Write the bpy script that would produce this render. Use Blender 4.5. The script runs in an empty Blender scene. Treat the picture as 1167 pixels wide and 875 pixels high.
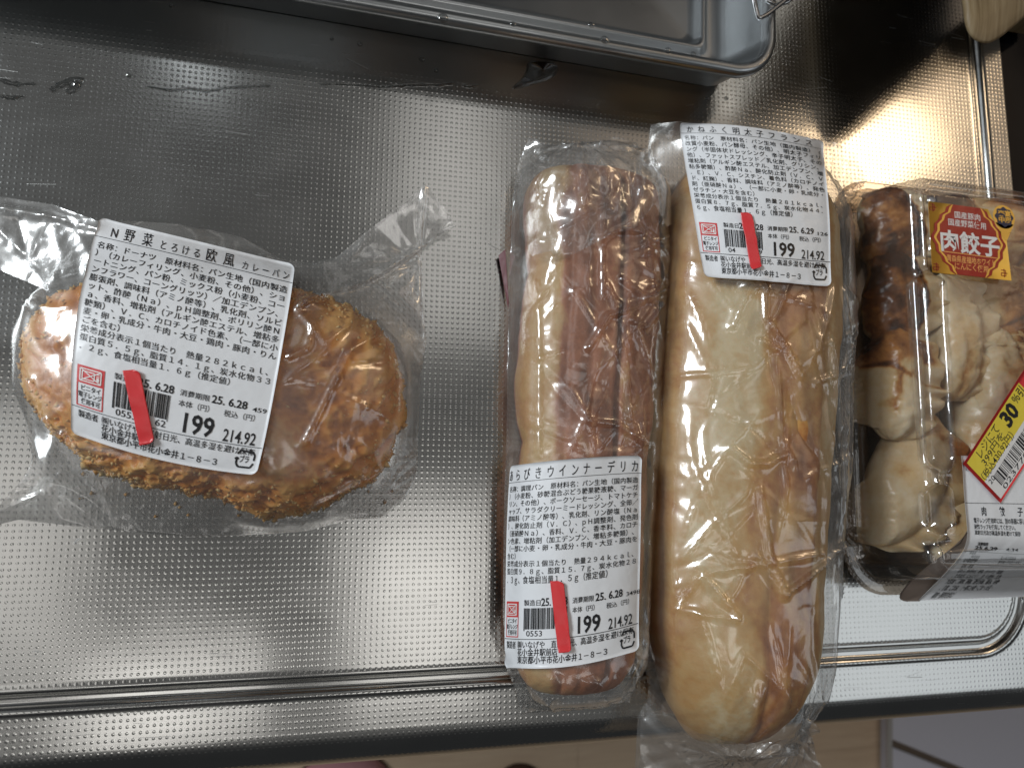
import bpy, bmesh, math, random
import numpy as np
from mathutils import Vector, Matrix
random.seed(7); np.random.seed(7)
sc = bpy.context.scene
COL = sc.collection
# ------------------------------------------------------------------ camera, world, lamps, exposure
MM = 0.001
FPX, CX, CY, HC = 740.5, 583.5, 437.5, 0.24146
def _rot(x, y, z):
    cX,sX,cY,sY,cZ,sZ = math.cos(x),math.sin(x),math.cos(y),math.sin(y),math.cos(z),math.sin(z)
    return (np.array([[1,0,0],[0,cX,-sX],[0,sX,cX]]) @ np.array([[cY,0,sY],[0,1,0],[-sY,0,cY]])
            @ np.array([[cZ,-sZ,0],[sZ,cZ,0],[0,0,1]]))
_R = _rot(-0.12064224, -0.2065851, 0.00991978)
_A = np.array([_R[:,0], -_R[:,1], -_R[:,2]]).T           # world direction -> camera (x right, y down, z forward)
def at(px, py, z=0.0):
    """the world point at height z (metres) seen at photo position px, py; works on arrays"""
    px, py, z = np.broadcast_arrays(np.asarray(px, float), np.asarray(py, float), np.asarray(z, float))
    d = np.stack([(px-CX)/FPX, (py-CY)/FPX, np.ones_like(px)], -1) @ _A
    t = (z-HC)/d[..., 2]
    return np.stack([t*d[..., 0], t*d[..., 1], HC+t*d[..., 2]], -1)
cam = bpy.data.objects.new('camera', bpy.data.cameras.new('camera')); COL.objects.link(cam)
cam.data.sensor_width = 36; cam.data.lens = 36*FPX/1167
cam.data.dof.use_dof = True; cam.data.dof.focus_distance = 0.213; cam.data.dof.aperture_fstop = 14
cam.data.clip_start = 0.01; cam.data.clip_end = 20
_M = _A.copy(); _M = np.array([_A[0], -_A[1], -_A[2]]).T  # columns: camera x, y(up), z(back) in world
cam.matrix_world = Matrix([[*_M[0], 0], [*_M[1], 0], [*_M[2], HC], [0, 0, 0, 1]])
sc.camera = cam
w = bpy.data.worlds.new('World'); sc.world = w; w.use_nodes = True
bg = w.node_tree.nodes['Background']; bg.inputs['Color'].default_value = (0.92, 0.96, 1.0, 1); bg.inputs['Strength'].default_value = 0.03
def area(name, loc, tgt, sx, sy, power, col, shape='RECTANGLE'):
    L = bpy.data.lights.new(name, 'AREA'); L.shape = shape; L.size = sx; L.size_y = sy
    L.energy = power; L.color = col
    o = bpy.data.objects.new(name, L); COL.objects.link(o); o.location = loc
    o.rotation_euler = (Vector(tgt)-Vector(loc)).to_track_quat('-Z', 'Y').to_euler()
    return o
COOL = (0.90, 0.96, 1.0); NEU = (1.0, 0.97, 0.93); WARM = (1.0, 0.72, 0.44)
area('left_key_light', (-1.40, 0.50, 0.88), (0.05, 0, 0), 0.55, 0.45, 24.0, COOL)  # added key light off to the left, lifts the labels
area('hood_bulb', (1.035, 0.735, 0.95), (0.15, 0.05, 0), 0.26, 0.16, 1.35, WARM)
area('hood_glow', (1.15, 0.86, 1.2), (0.2, 0.1, 0), 1.3, 0.85, 1.45, (1.0, 0.76, 0.55))
area('overhead_fill', (0.2, 0.2, 2.2), (0.2, 0.2, 0), 4.0, 4.0, 3.8, (1.0, .98, .94))  # added overhead fill that gives the dim ambient light
area('reflection_panel_back', (0.15, 0.58, 1.2), (0.15, 0.58, 0), 0.26, 0.62, 0.36, NEU)  # added, like the next four panels, for bright patches mirrored in the steel
area('reflection_panel_front', (0.11, -0.30, 1.2), (0.11, -0.30, 0), 0.30, 0.44, 0.60, NEU)
area('reflection_panel_front_left', (-0.38, -0.46, 1.2), (-0.38, -0.46, 0), 0.32, 0.16, 0.34, NEU)
area('reflection_panel_left', (-0.72, -0.16, 1.2), (-0.72, -0.16, 0), 0.34, 0.5, 0.48, NEU)
area('reflection_panel_right', (1.36, -0.45, 1.2), (1.36, -0.45, 0), 0.9, 0.75, 2.2, COOL)
area('highlight_lamp', (-0.42, 0.87, 1.2), (-0.42, 0.87, 0), 0.10, 0.06, 0.06, COOL)  # small lamp added for one highlight on the steel
vs = sc.view_settings
vs.view_transform = 'Standard'; vs.look = 'None'; vs.exposure = 0; vs.gamma = 1; vs.use_curve_mapping = False
sc.render.engine = 'CYCLES'
cy = sc.cycles; cy.use_denoising = True; cy.max_bounces = 12; cy.transparent_max_bounces = 24
cy.diffuse_bounces = 3; cy.glossy_bounces = 5; cy.transmission_bounces = 8
cy.caustics_reflective = False; cy.caustics_refractive = False; cy.sample_clamp_indirect = 4
# ------------------------------------------------------------------ helpers
def link(o, parent=None):
    COL.objects.link(o)
    if parent is not None: o.parent = parent
    return o
def tag(o, label=None, cat=None, group=None, kind=None):
    if label: o['label'] = label
    if cat: o['category'] = cat
    if group: o['group'] = group
    if kind: o['kind'] = kind
    return o
def empty(name, loc, label, cat, group=None):
    o = bpy.data.objects.new(name, None); o.empty_display_size = .01; link(o); o.location = loc
    return tag(o, label, cat, group)
def mesh(name, V, F, mat, parent=None, smooth=True, attrs=None):
    """one mesh object from world coordinates"""
    V = np.asarray(V, float).reshape(-1, 3)
    if parent is not None:
        p = parent; off = np.zeros(3)
        while p is not None: off += np.array(p.location); p = p.parent
        V = V-off
    me = bpy.data.meshes.new(name); me.from_pydata(V.tolist(), [], F if isinstance(F, list) else F.tolist())
    if smooth: me.shade_smooth()
    if attrs:
        for k, a in attrs.items():
            at_ = me.attributes.new(k, 'FLOAT', 'POINT'); at_.data.foreach_set('value', np.asarray(a, float).ravel())
    if mat: me.materials.append(mat)
    me.update()
    return link(bpy.data.objects.new(name, me), parent)
def grid_faces(n, m, wrap_n=False, wrap_m=False):
    i = np.arange(n if wrap_n else n-1)[:, None]; j = np.arange(m if wrap_m else m-1)[None]
    i2, j2 = (i+1) % n, (j+1) % m
    return np.stack([(i*m+j), (i2*m+j), (i2*m+j2), (i*m+j2)], -1).reshape(-1, 4)
_lat = {}
def vnoise(x, y, seed=0):
    """smooth value noise, about -1..1, lattice of 1"""
    if seed not in _lat: _lat[seed] = np.random.RandomState(seed+100).uniform(-1, 1, (128, 128))
    L = _lat[seed]; xi = np.floor(x).astype(int); yi = np.floor(y).astype(int)
    fx = x-xi; fy = y-yi; fx = fx*fx*(3-2*fx); fy = fy*fy*(3-2*fy)
    a = L[xi % 128, yi % 128]; b = L[(xi+1) % 128, yi % 128]; c = L[xi % 128, (yi+1) % 128]; d = L[(xi+1) % 128, (yi+1) % 128]
    return (a*(1-fx)+b*fx)*(1-fy)+(c*(1-fx)+d*fx)*fy
def fbm(x, y, s=0, o=4):
    return sum(vnoise(x*2**k+11.3*k, y*2**k+5.1*k, s+k)/2**k for k in range(o))
def sstep(a, b, x):
    t = np.clip((x-a)/(b-a), 0, 1); return t*t*(3-2*t)
class NT:
    def __init__(s, name):
        s.m = bpy.data.materials.new(name); s.m.use_nodes = True; s.t = s.m.node_tree; s.t.nodes.clear()
        s.out = s.n('ShaderNodeOutputMaterial')
    def n(s, typ, ins=None, **kw):
        nd = s.t.nodes.new(typ)
        for k, v in kw.items(): setattr(nd, k, v)
        for k, v in (ins or {}).items(): s.set(nd.inputs[k], v)
        return nd
    def set(s, sock, v):
        if isinstance(v, bpy.types.NodeSocket): s.t.links.new(v, sock)
        elif isinstance(v, bpy.types.Node): s.t.links.new(v.outputs[0], sock)
        else: sock.default_value = v
    def math(s, op, a, b=0.0, c=0.0, clamp=False):
        nd = s.n('ShaderNodeMath', operation=op, use_clamp=clamp)
        for i, v in enumerate((a, b, c)): s.set(nd.inputs[i], v)
        return nd.outputs[0]
    def noise(s, vec, scale, detail=3, rough=.5, dist=0.0):
        return s.n('ShaderNodeTexNoise', {'Vector': vec, 'Scale': scale, 'Detail': detail, 'Roughness': rough, 'Distortion': dist})
    def ramp(s, fac, stops):
        nd = s.n('ShaderNodeValToRGB', {'Fac': fac}); r = nd.color_ramp
        while len(r.elements) > 1: r.elements.remove(r.elements[-1])
        for i, (p, c) in enumerate(stops):
            e = r.elements[0] if i == 0 else r.elements.new(p)
            e.position = p; e.color = (*c, 1) if len(c) == 3 else c
        return nd.outputs[0]
    def mix(s, f, a, b):
        nd = s.n('ShaderNodeMix', data_type='RGBA'); s.set(nd.inputs[0], f); s.set(nd.inputs[6], a); s.set(nd.inputs[7], b); return nd.outputs[2]
    def bump(s, h, dist=1.0, strength=1.0, normal=None):
        nd = s.n('ShaderNodeBump', {'Height': h, 'Distance': dist, 'Strength': strength})
        if normal is not None: s.set(nd.inputs['Normal'], normal)
        return nd.outputs[0]
    def bsdf(s, **kw):
        nd = s.n('ShaderNodeBsdfPrincipled')
        for k, v in kw.items(): s.set(nd.inputs[k.replace('_', ' ')], v)
        s.t.links.new(nd.outputs[0], s.out.inputs[0]); return nd
    def obj(s): return s.n('ShaderNodeTexCoord').outputs['Object']
    def attr(s, name): return s.n('ShaderNodeAttribute', attribute_name=name).outputs['Fac']
def plain(name, col, rough=.5, **kw):
    t = NT(name); o = t.obj(); nz = t.noise(o, 90, 4)
    c = t.mix(t.math('MULTIPLY', nz.outputs[0], .35), (*[v*.88 for v in col], 1), (*col, 1))
    t.bsdf(Base_Color=c, Roughness=t.math('MULTIPLY_ADD', nz.outputs[0], .12, rough-.06), **kw); return t.m
# ------------------------------------------------------------------ materials
def mat_steel(name, emboss=True, rough=.16, col=(.56, .56, .545)):
    t = NT(name); o = t.obj(); sep = t.n('ShaderNodeSeparateXYZ', {0: o})
    X, Y = sep.outputs[0], sep.outputs[1]
    big = t.noise(o, 9, 3); smear = t.noise(t.n('ShaderNodeMapping', {'Vector': o, 'Scale': (1, 1.6, 1)}), 22, 5, .6, .6)
    brush = t.noise(t.n('ShaderNodeMapping', {'Vector': o, 'Scale': (30, 900, 1)}), 3, 3, .6)
    r = t.math('MULTIPLY_ADD', smear.outputs[0], .16, rough-.08)
    r = t.math('MULTIPLY_ADD', brush.outputs[0], .05, r)
    h = t.math('MULTIPLY', brush.outputs[0], .0000025)
    h = t.math('MULTIPLY_ADD', big.outputs[0], .0006, h)
    # hair scratches: thin iso-lines of stretched, rotated noise
    for k, (ang, sc1, sc2) in enumerate(((.6, 14, 130), (-.9, 12, 150), (1.3, 16, 120), (.1, 10, 160))):
        mp = t.n('ShaderNodeMapping', {'Vector': o, 'Rotation': (0, 0, ang), 'Scale': (sc1, sc2, 1), 'Location': (k*3.1, k, 0)})
        vz = t.n('ShaderNodeTexVoronoi', {'Vector': mp, 'Scale': .55, 'Randomness': 1.0}, feature='DISTANCE_TO_EDGE')
        ms = t.noise(o, 30+k*7, 2)
        ln = t.math('MULTIPLY', t.math('LESS_THAN', vz.outputs[0], .0022), t.math('GREATER_THAN', ms.outputs[0], .67))
        h = t.math('MULTIPLY_ADD', ln, -.000004, h)
        r = t.math('MULTIPLY_ADD', ln, .20, r)
    if emboss:
        fx = t.math('SUBTRACT', t.math('FRACT', t.math('MULTIPLY', X, 500.0)), .5)
        fy = t.math('SUBTRACT', t.math('FRACT', t.math('MULTIPLY', Y, 500.0)), .5)
        d2 = t.math('ADD', t.math('MULTIPLY', fx, fx), t.math('MULTIPLY', fy, fy))
        d = t.math('SQRT', d2)
        dome = t.n('ShaderNodeMapRange', {'Value': d, 'From Min': .31, 'From Max': .06, 'To Min': 0.0, 'To Max': 1.0}, interpolation_type='SMOOTHSTEP')
        irr = t.math('MULTIPLY_ADD', t.noise(o, 350, 1).outputs[0], .7, .65)
        e = t.math('MULTIPLY', t.math('MULTIPLY', dome.outputs[0], irr), t.attr('emboss'))
        h = t.math('MULTIPLY_ADD', e, EMB, h)
    n = t.bump(h, 1.0, 1.0)
    c = t.mix(smear.outputs[0], (*[v*.86 for v in col], 1), (*col, 1))
    t.bsdf(Base_Color=c, Metallic=1.0, Roughness=r, Normal=n); return t.m
EMB = .000031
M_counter = mat_steel('embossed_steel')
M_tray = mat_steel('tray_steel', False, .28, (.50, .52, .53))
M_groove = None
def mat_film(name, haze=.10, tint=(.97, .97, .97), rough=.14, f0=.10, hazecol=(.92, .90, .87)):
    t = NT(name); o = t.obj()
    nz = t.noise(o, 160, 3, .6, .4); nb = t.noise(o, 55, 3, .55, .8)
    h = t.math('ADD', t.math('MULTIPLY', nz.outputs[0], .00003), t.math('MULTIPLY', nb.outputs[0], .0003))
    n = t.bump(h, 1.0, .8)
    f = t.n('ShaderNodeLayerWeight', {'Blend': .5, 'Normal': n}).outputs['Facing']
    F = t.math('MULTIPLY_ADD', t.math('POWER', f, 4.0), .75, f0, clamp=True)
    tr = t.n('ShaderNodeBsdfTransparent', {'Color': (*tint, 1)})
    gl = t.n('ShaderNodeBsdfGlossy', {'Color': (1, 1, 1, 1), 'Roughness': rough, 'Normal': n})
    hz = t.n('ShaderNodeBsdfGlossy', {'Color': (*hazecol, 1), 'Roughness': .42, 'Normal': n})
    df = t.n('ShaderNodeBsdfDiffuse', {'Color': (*hazecol, 1)})
    m0 = t.n('ShaderNodeMixShader', {0: .35, 1: hz, 2: df})
    m1 = t.n('ShaderNodeMixShader', {0: t.math('MULTIPLY', t.math('ADD', nb.outputs[0], .35), haze), 1: tr, 2: m0})
    m2 = t.n('ShaderNodeMixShader', {0: F, 1: m1, 2: gl})
    t.t.links.new(m2.outputs[0], t.out.inputs[0]); return t.m
M_film = mat_film('clear_film', .13)
M_film2 = mat_film('clear_film_tight', .10)
M_lid = mat_film('clear_lid', .05, (.95, .95, .95), .06, .10)
def mat_paper(name, col, rough=.35):
    t = NT(name); o = t.obj(); nz = t.noise(o, 300, 4)
    c = t.mix(t.math('MULTIPLY', nz.outputs[0], .3), (*col, 1), (*[v*.93 for v in col], 1))
    t.bsdf(Base_Color=c, Roughness=rough, Specular_IOR_Level=.4, Normal=t.bump(t.noise(o, 140, 2).outputs[0], .0004, 1.0)); return t.m
M_paper = mat_paper('label_paper', (.80, .81, .83)); M_ink = mat_paper('black_ink', (.012, .012, .014), .4)
M_redink = mat_paper('red_ink', (.62, .045, .045)); M_tape = mat_paper('red_tape', (.70, .050, .055), .26)
M_yellow = mat_paper('yellow_ink', (.78, .62, .06)); M_gold = mat_paper('gold_ink', (.85, .46, .07)); M_crimson = mat_paper('crimson_ink', (.34, .024, .014))
M_darkred = mat_paper('dark_red', (.11, .006, .012), .4); M_navy = mat_paper('navy_ink', (.02, .025, .06)); M_white = mat_paper('white_ink', (.8, .78, .76)); M_taupe = mat_paper('paper_back', (.22, .17, .14))
M_orange = mat_paper('orange_ink', (.85, .40, .12))
def mat_bread(name, stops, sss=.12, nscale=60, rough=.55, bumpd=.0006, extra=None):
    t = NT(name); o = t.obj(); a = t.attr('tone')
    n1 = t.noise(o, nscale, 5, .6, .3); n2 = t.noise(o, 500, 3, .6); n3 = t.noise(o, 25, 3, .5, .5)
    f = t.math('ADD', a, t.math('MULTIPLY', t.math('SUBTRACT', n1.outputs[0], .5), .70))
    f = t.math('ADD', f, t.math('MULTIPLY', t.math('SUBTRACT', n3.outputs[0], .5), .35), clamp=True)
    c = t.ramp(f, stops)
    f = t.math('ADD', f, t.math('MULTIPLY', t.math('SUBTRACT', n2.outputs[0], .5), .30), clamp=True); c = t.ramp(f, stops)
    h = t.math('MULTIPLY_ADD', n2.outputs[0], .35, n1.outputs[0])
    t.bsdf(Base_Color=c, Roughness=rough, Specular_IOR_Level=.4, Normal=t.bump(h, bumpd, 1.0),
           Subsurface_Weight=sss, Subsurface_Radius=(.004, .002, .001), Subsurface_Scale=1.0)
    return t.m
M_curry = mat_bread('fried_crust', [(0, (.30, .085, .012)), (.3, (.50, .165, .026)), (.6, (.70, .27, .052)), (1, (.80, .43, .13))], .15, 60, .42, .0008)
M_crumb = mat_bread('panko_crumb', [(0, (.38, .13, .025)), (.5, (.68, .33, .085)), (1, (.82, .56, .24))], .1, 150, .5, .0003)
M_loaf = mat_bread('pale_loaf', [(0, (.24, .075, .020)), (.25, (.42, .17, .05)), (.5, (.55, .30, .095)), (.75, (.60, .38, .155)), (1, (.70, .55, .32))], .15, 45, .5, .0005)
M_saus = mat_bread('brown_roll', [(0, (.10, .032, .016)), (.25, (.28, .095, .04)), (.45, (.42, .16, .075)), (.68, (.54, .30, .115)), (1, (.60, .42, .19))], .12, 70, .5, .0009)
M_gyoza = mat_bread('dumpling_skin', [(0, (.035, .010, .004)), (.22, (.17, .055, .014)), (.42, (.42, .18, .05)), (.62, (.62, .42, .20)), (1, (.72, .60, .42))], .25, 60, .3, .0004)
# ------------------------------------------------------------------ the counter
def counter():
    xs = np.unique(np.round(np.concatenate([np.arange(-.26, .2935, .003), np.arange(.248, .286, .00045), [.2935]]), 6))
    ys = np.unique(np.round(np.concatenate([np.arange(-.0910, .46, .003), np.arange(-.0825, -.0405, .00045)]), 6))
    # front lip: the sheet rolls over and turns down
    prof = [(y, 0.0) for y in ys[::-1]]
    R = .0145; Y0 = -.0915
    prof += [(Y0-R*math.sin(a), -R+R*math.cos(a)) for a in np.linspace(0, math.pi/2, 26)]
    prof += [(Y0-R, -.018), (Y0-R, -.028), (Y0-R+.001, -.0302), (Y0-R+.004, -.031), (-.08, -.031)]
    P = np.array(prof); X, I = np.meshgrid(xs, np.arange(len(P)), indexing='ij')
    Y = P[I, 0]; Z = P[I, 1].copy()
    # rounded-rectangle drain groove: along the front, then back along the right side
    gx, gy, rc = .2785, -.0755, .024
    dx, dy = X-(gx-rc), Y-(gy+rc)
    cor = (dx > 0) & (dy < 0)
    sd = np.where(cor, np.hypot(dx, dy)-rc, np.maximum(X-gx, gy-Y))
    d = np.abs(sd)
    g = 1-sstep(.0008, .0026, d)
    Z = np.where(P[I, 1] > -1e-6, Z-.0016*g+.0003*np.exp(-((d-.0034)/.0009)**2), Z)
    emb = sstep(.0026, .0034, d)
    flat = P[I, 1] > -.0125
    emb = emb*flat
    Z += .00012*vnoise(X*14, Y*14, 3)*(P[I, 1] > -1e-6)
    V = np.stack([X, Y, Z], -1)
    F = grid_faces(len(xs), len(P))[:, ::-1]
    o = mesh('counter', V, F, M_counter, attrs={'emboss': emb}); tag(o, kind='structure'); return o
counter()
t = NT('floor_wood'); ob = t.obj(); sep = t.n('ShaderNodeSeparateXYZ', {0: ob})
gr = t.noise(t.n('ShaderNodeMapping', {'Vector': ob, 'Scale': (3, 40, 1)}), 3, 4, .6, .5)
t.bsdf(Base_Color=t.ramp(gr.outputs[0], [(.3, (.60, .44, .30)), (.7, (.70, .54, .38))]), Roughness=.45); M_floor = t.m
fl = mesh('floor', [(-2, -2.5, -.87), (2.5, -2.5, -.87), (2.5, 1, -.87), (-2, 1, -.87)], [[0, 1, 2, 3]], M_floor, smooth=False); tag(fl, kind='structure')
for k in range(26):
    y0 = -2.4+k*.09
    x = -1.6+(k % 3)*.5
    for j in range(5):
        a, b = x+j*.85-.6, x+(j+1)*.85-.6006
        p = mesh('plank', [(a, y0, -.866), (b, y0, -.866), (b, y0+.0894, -.866), (a, y0+.0894, -.866)], [[0, 1, 2, 3]], M_floor, parent=fl, smooth=False)
def bbox(name, x0, x1, y0, y1, z0, z1, mat, parent=None, bev=.002, seg=2):
    bm = bmesh.new(); bmesh.ops.create_cube(bm, size=1)
    for v in bm.verts: v.co = Vector(((x0+x1)/2+v.co.x*(x1-x0), (y0+y1)/2+v.co.y*(y1-y0), (z0+z1)/2+v.co.z*(z1-z0)))
    if bev: bmesh.ops.bevel(bm, geom=bm.edges[:], offset=bev, segments=seg, affect='EDGES')
    V = [v.co[:] for v in bm.verts]; bm.verts.index_update(); F = [[v.index for v in f.verts] for f in bm.faces]; bm.free()
    return mesh(name, V, F, mat, parent, smooth=False)
def text_geo(body, bold=0.0, res=2):
    c = bpy.data.curves.new('t', 'FONT'); c.body = body; c.size = 1; c.resolution_u = res; c.offset = bold
    o = bpy.data.objects.new('t', c); COL.objects.link(o); bpy.context.view_layer.update()
    m = o.evaluated_get(bpy.context.evaluated_depsgraph_get()).to_mesh()
    V = np.array([v.co[:2] for v in m.vertices]).reshape(-1, 2); F = [list(p.vertices) for p in m.polygons]
    bpy.data.objects.remove(o); bpy.data.curves.remove(c)
    return V, F
#%%PART2
# ------------------------------------------------------------------ things around the counter
def rnd_poly(pts, r, n=8):
    """round the corners of a closed polygon (2D)"""
    out = []; P = [np.array(p, float) for p in pts]; N = len(P)
    rr = r if isinstance(r, (list, tuple)) else [r]*N
    for i in range(N):
        a, b, c = P[i-1], P[i], P[(i+1) % N]
        u = (a-b)/np.linalg.norm(a-b); v = (c-b)/np.linalg.norm(c-b)
        th = math.acos(max(-1, min(1, float(u@v)))); d = rr[i]/math.tan(th/2)
        p, q = b+u*d, b+v*d
        for k in range(n+1):
            s = k/n; out.append(tuple((1-s)**2*p+2*s*(1-s)*(b+(p+q-2*b)*.12)+s*s*q))
    return np.array(out)
def inset(poly, d):
    """move every vertex of a closed CCW polygon inwards by d (averaged normals)"""
    P = np.asarray(poly); e = np.roll(P, -1, 0)-P; L = np.linalg.norm(e, axis=1, keepdims=True); L[L < 1e-9] = 1
    n = np.stack([-e[:, 1], e[:, 0]], -1)/L; m = n+np.roll(n, 1, 0); m /= np.linalg.norm(m, axis=1, keepdims=True)
    return P+m*d
def loft(name, rings, mat, parent=None, cap=True, smooth=True):
    n = len(rings[0]); V = np.concatenate(rings); F = grid_faces(len(rings), n, wrap_m=True).tolist()
    if cap: F.append([(len(rings)-1)*n+k for k in range(n)])
    return mesh(name, V, F, mat, parent, smooth)
def tube(name, pts, r, mat, parent=None, n=8):
    pts = np.asarray(pts, float); T = np.gradient(pts, axis=0); T /= np.linalg.norm(T, axis=1, keepdims=True)
    up = np.array([0, 0, 1.0]); rings = []
    for p, t_ in zip(pts, T):
        a = np.cross(t_, up); a /= max(np.linalg.norm(a), 1e-6); b = np.cross(a, t_)
        rings.append([p+r*(math.cos(2*math.pi*k/n)*a+math.sin(2*math.pi*k/n)*b) for k in range(n)])
    o = loft(name, [np.array(q) for q in rings], mat, parent, cap=True); return o
# steel tray at the back
def steel_tray():
    zr = .026
    a = at(322, -8, zr)[:2]; c = at(886, 92, zr)[:2]; d = at(894, -6, zr)[:2]
    u = (a-c)/np.linalg.norm(a-c); v = (d-c); v -= u*(u@v); v /= np.linalg.norm(v)
    P = [c, c+v*.21, c+v*.21+u*.33, c+u*.33]
    root = empty('steel_tray', (float(c[0]), float(c[1]), 0), 'rectangular stainless steel tray with a rolled rim lying behind the packages at the top edge', 'tray')
    base = rnd_poly(P, .017, 10)
    prof = [(.0105, .0005), (.0078, .004), (.0042, .018), (.0018, .0215), (.0002, .0225), (0, .0242), (.0006, .0262), (.0022, .0268), (.0042, .0262), (.0056, .0235), (.0072, .019), (.0125, .0085), (.0145, .0062), (.0195, .0055), (.0202, .0058), (.0212, .0075), (.0224, .0080), (.0236, .0072), (.0246, .0040), (.0280, .0032), (.07, .0030)]
    rings = []
    for o_, z in prof:
        q = rnd_poly([P[0]+(u+v)*o_, P[1]+(u-v)*o_, P[2]+(-u-v)*o_, P[3]+(-u+v)*o_], max(.017-o_*.8, .004), 10)
        rings.append(np.column_stack([q, np.full(len(q), z)]))
    # orientation: make CCW / outward
    loft('tray_body', rings, M_tray, root)
    return root, c, u, v
tray, TC, TU, TV = steel_tray()
M_wire = plain('wire_steel', (.62, .62, .62), .18, Metallic=1.0)
rk = empty('wire_rack', (0.15, .25, 0), 'bright wire rack leg hooked over the right corner of the steel tray', 'rack')
def wire(px, r=.00085):
    pts = [at(x, y, z) for x, y, z in px]; P = []
    for i in range(len(pts)-1):
        for k in range(6): P.append(pts[i]+(pts[i+1]-pts[i])*k/6)
    P.append(pts[-1]); P = np.array(P)
    for _ in range(2): P[1:-1] = (P[:-2]+2*P[1:-1]+P[2:])/4
    return P
tube('wire', wire([(856, -30, .035), (860, 4, .033), (864, 22, .031), (874, 17, .031), (903, -6, .033), (925, -28, .035)]), .0009, M_wire, rk)
tube('wire', wire([(872, -25, .035), (872, 0, .030), (885, 6, .029), (898, 3, .029), (912, -14, .033)]), .0008, M_wire, rk)
# wooden board end, top right
def wood_mat():
    t = NT('bamboo_wood'); o = t.obj()
    g = t.noise(t.n('ShaderNodeMapping', {'Vector': o, 'Rotation': (0, 0, -.45), 'Scale': (260, 14, 14)}), 1.2, 5, .65, .8)
    c = t.ramp(g.outputs[0], [(.3, (.17, .115, .055)), (.5, (.25, .18, .095)), (.72, (.36, .28, .17))])
    t.bsdf(Base_Color=c, Roughness=.55, Normal=t.bump(g.outputs[0], .0002, 1.0)); return t.m
M_wood = wood_mat()
def board():
    z1, z0 = .046, .0435
    px = [(1094, -60), (1103, 0), (1106, 22), (1113, 37), (1126, 45), (1141, 42), (1167, 22), (1200, -8), (1260, -60)]
    P = [at(x, y, z1)[:2] for x, y in px]
    Q = []
    for i in range(len(P)-1):
        for k in range(8):
            a = P[max(i-1, 0)]; b = P[i]; c = P[i+1]; d = P[min(i+2, len(P)-1)]; s = k/8
            Q.append(.5*((2*b)+(-a+c)*s+(2*a-5*b+4*c-d)*s*s+(-a+3*b-3*c+d)*s**3))
    Q = np.array(Q+[P[-1], P[-1]+(.03, .09), P[0]+(0, .09)])
    if .5*np.sum(Q[:, 0]*np.roll(Q[:, 1], -1)-np.roll(Q[:, 0], -1)*Q[:, 1]) < 0: Q = Q[::-1]
    rings = []
    for o_, z, sh in ((.0030, z0-.0012, 0), (.0008, z0-.0008, 0), (0, z0, 0), (.0004, z0+.0008, .15), (.0020, z1-.0009, .55), (.0038, z1-.0002, .9), (.0046, z1, 1)):
        q = inset(Q, o_)+np.array([-.0038, .0030])*sh
        rings.append(np.column_stack([q, np.full(len(q), z)]))
    for k in (.85, .5, .02): rings.append(np.column_stack([q.mean(0)+(q-q.mean(0))*k, np.full(len(q), z1+.0001)]))
    root = empty('wooden_board', tuple(np.append(P[4], 0.0)), 'rounded corner of a pale wooden board over the black stove at top right', 'board')
    o = loft('board_body', rings, M_wood, root)
    # feet that carry it on the stove
    c = Q.mean(0); bbox('foot', c[0]+.055, c[0]+.075, c[1]+.03, c[1]+.05, -.004, z0-.0008, M_wood, root)
board()
# stove
M_black = plain('black_glass', (.003, .003, .004), .12, Specular_IOR_Level=.15)
st = empty('gas_stove', (.296, 0, -.005), 'black glass gas stove top to the right of the steel counter', 'stove')
bbox('glass_top', .2965, .8, -.06, .6, -.030, -.006, M_black, st, .003)
M_dark = plain('dark_enamel', (.02, .02, .022), .35)
bbox('stove_body', .300, .8, -.055, .6, -.4, -.031, M_dark, st, .002)
# kitchen cabinet below and the pale mat
M_cab = plain('cabinet_front', (.30, .28, .26), .5)
cab = bbox('base_cabinet', -.6, .8, -.062, .55, -.86, -.034, M_cab, None, .003); tag(cab, 'plain kitchen base cabinet hidden beneath the steel counter', 'cabinet')
M_mat = plain('grey_panel', (.78, .78, .88), .6); M_line = plain('brown_edge', (.16, .12, .09), .6)
a0, a1 = at(1013, 770, -.846), at(1013, 960, -.846); b0, b1 = at(1300, 770, -.846), at(1300, 960, -.846)
mt = empty('floor_mat', (float(a0[0]), float(a0[1]), -.866), 'pale grey mat with a brown line lying on the wooden floor at bottom right', 'mat')
V = [a0, b0, b1, a1]; V = [np.array(v) for v in V]; V2 = [v-np.array([0, 0, .0195]) for v in V]
mesh('panel', V+V2, [[0, 1, 2, 3], [4, 7, 6, 5], [0, 4, 5, 1], [1, 5, 6, 2], [2, 6, 7, 3], [3, 7, 4, 0]], M_mat, mt, False)
def strip(name, p, q, wd, z, mat, par, h=.003):
    p, q = at(*p, z), at(*q, z); n = np.cross(q-p, (0, 0, 1)); n /= np.linalg.norm(n); n *= wd/2; e = np.array([0, 0, h])
    V = [p-n, q-n, q+n, p+n, p-n+e, q-n+e, q+n+e, p+n+e]
    return mesh(name, V, [[4, 5, 6, 7], [0, 1, 5, 4], [1, 2, 6, 5], [2, 3, 7, 6], [3, 0, 4, 7]], mat, par, False)
strip('brown_trim', (1016, 846), (1110, 884), .012, -.8455, M_line, mt)
strip('edge_trim', (1013, 770), (1013, 960), .010, -.8455, plain('trim_white', (.5, .48, .46), .5), mt)
M_slip = plain('pink_fabric', (.60, .30, .33), .8); M_shoe = plain('brown_fabric', (.10, .05, .035), .8)
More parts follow.
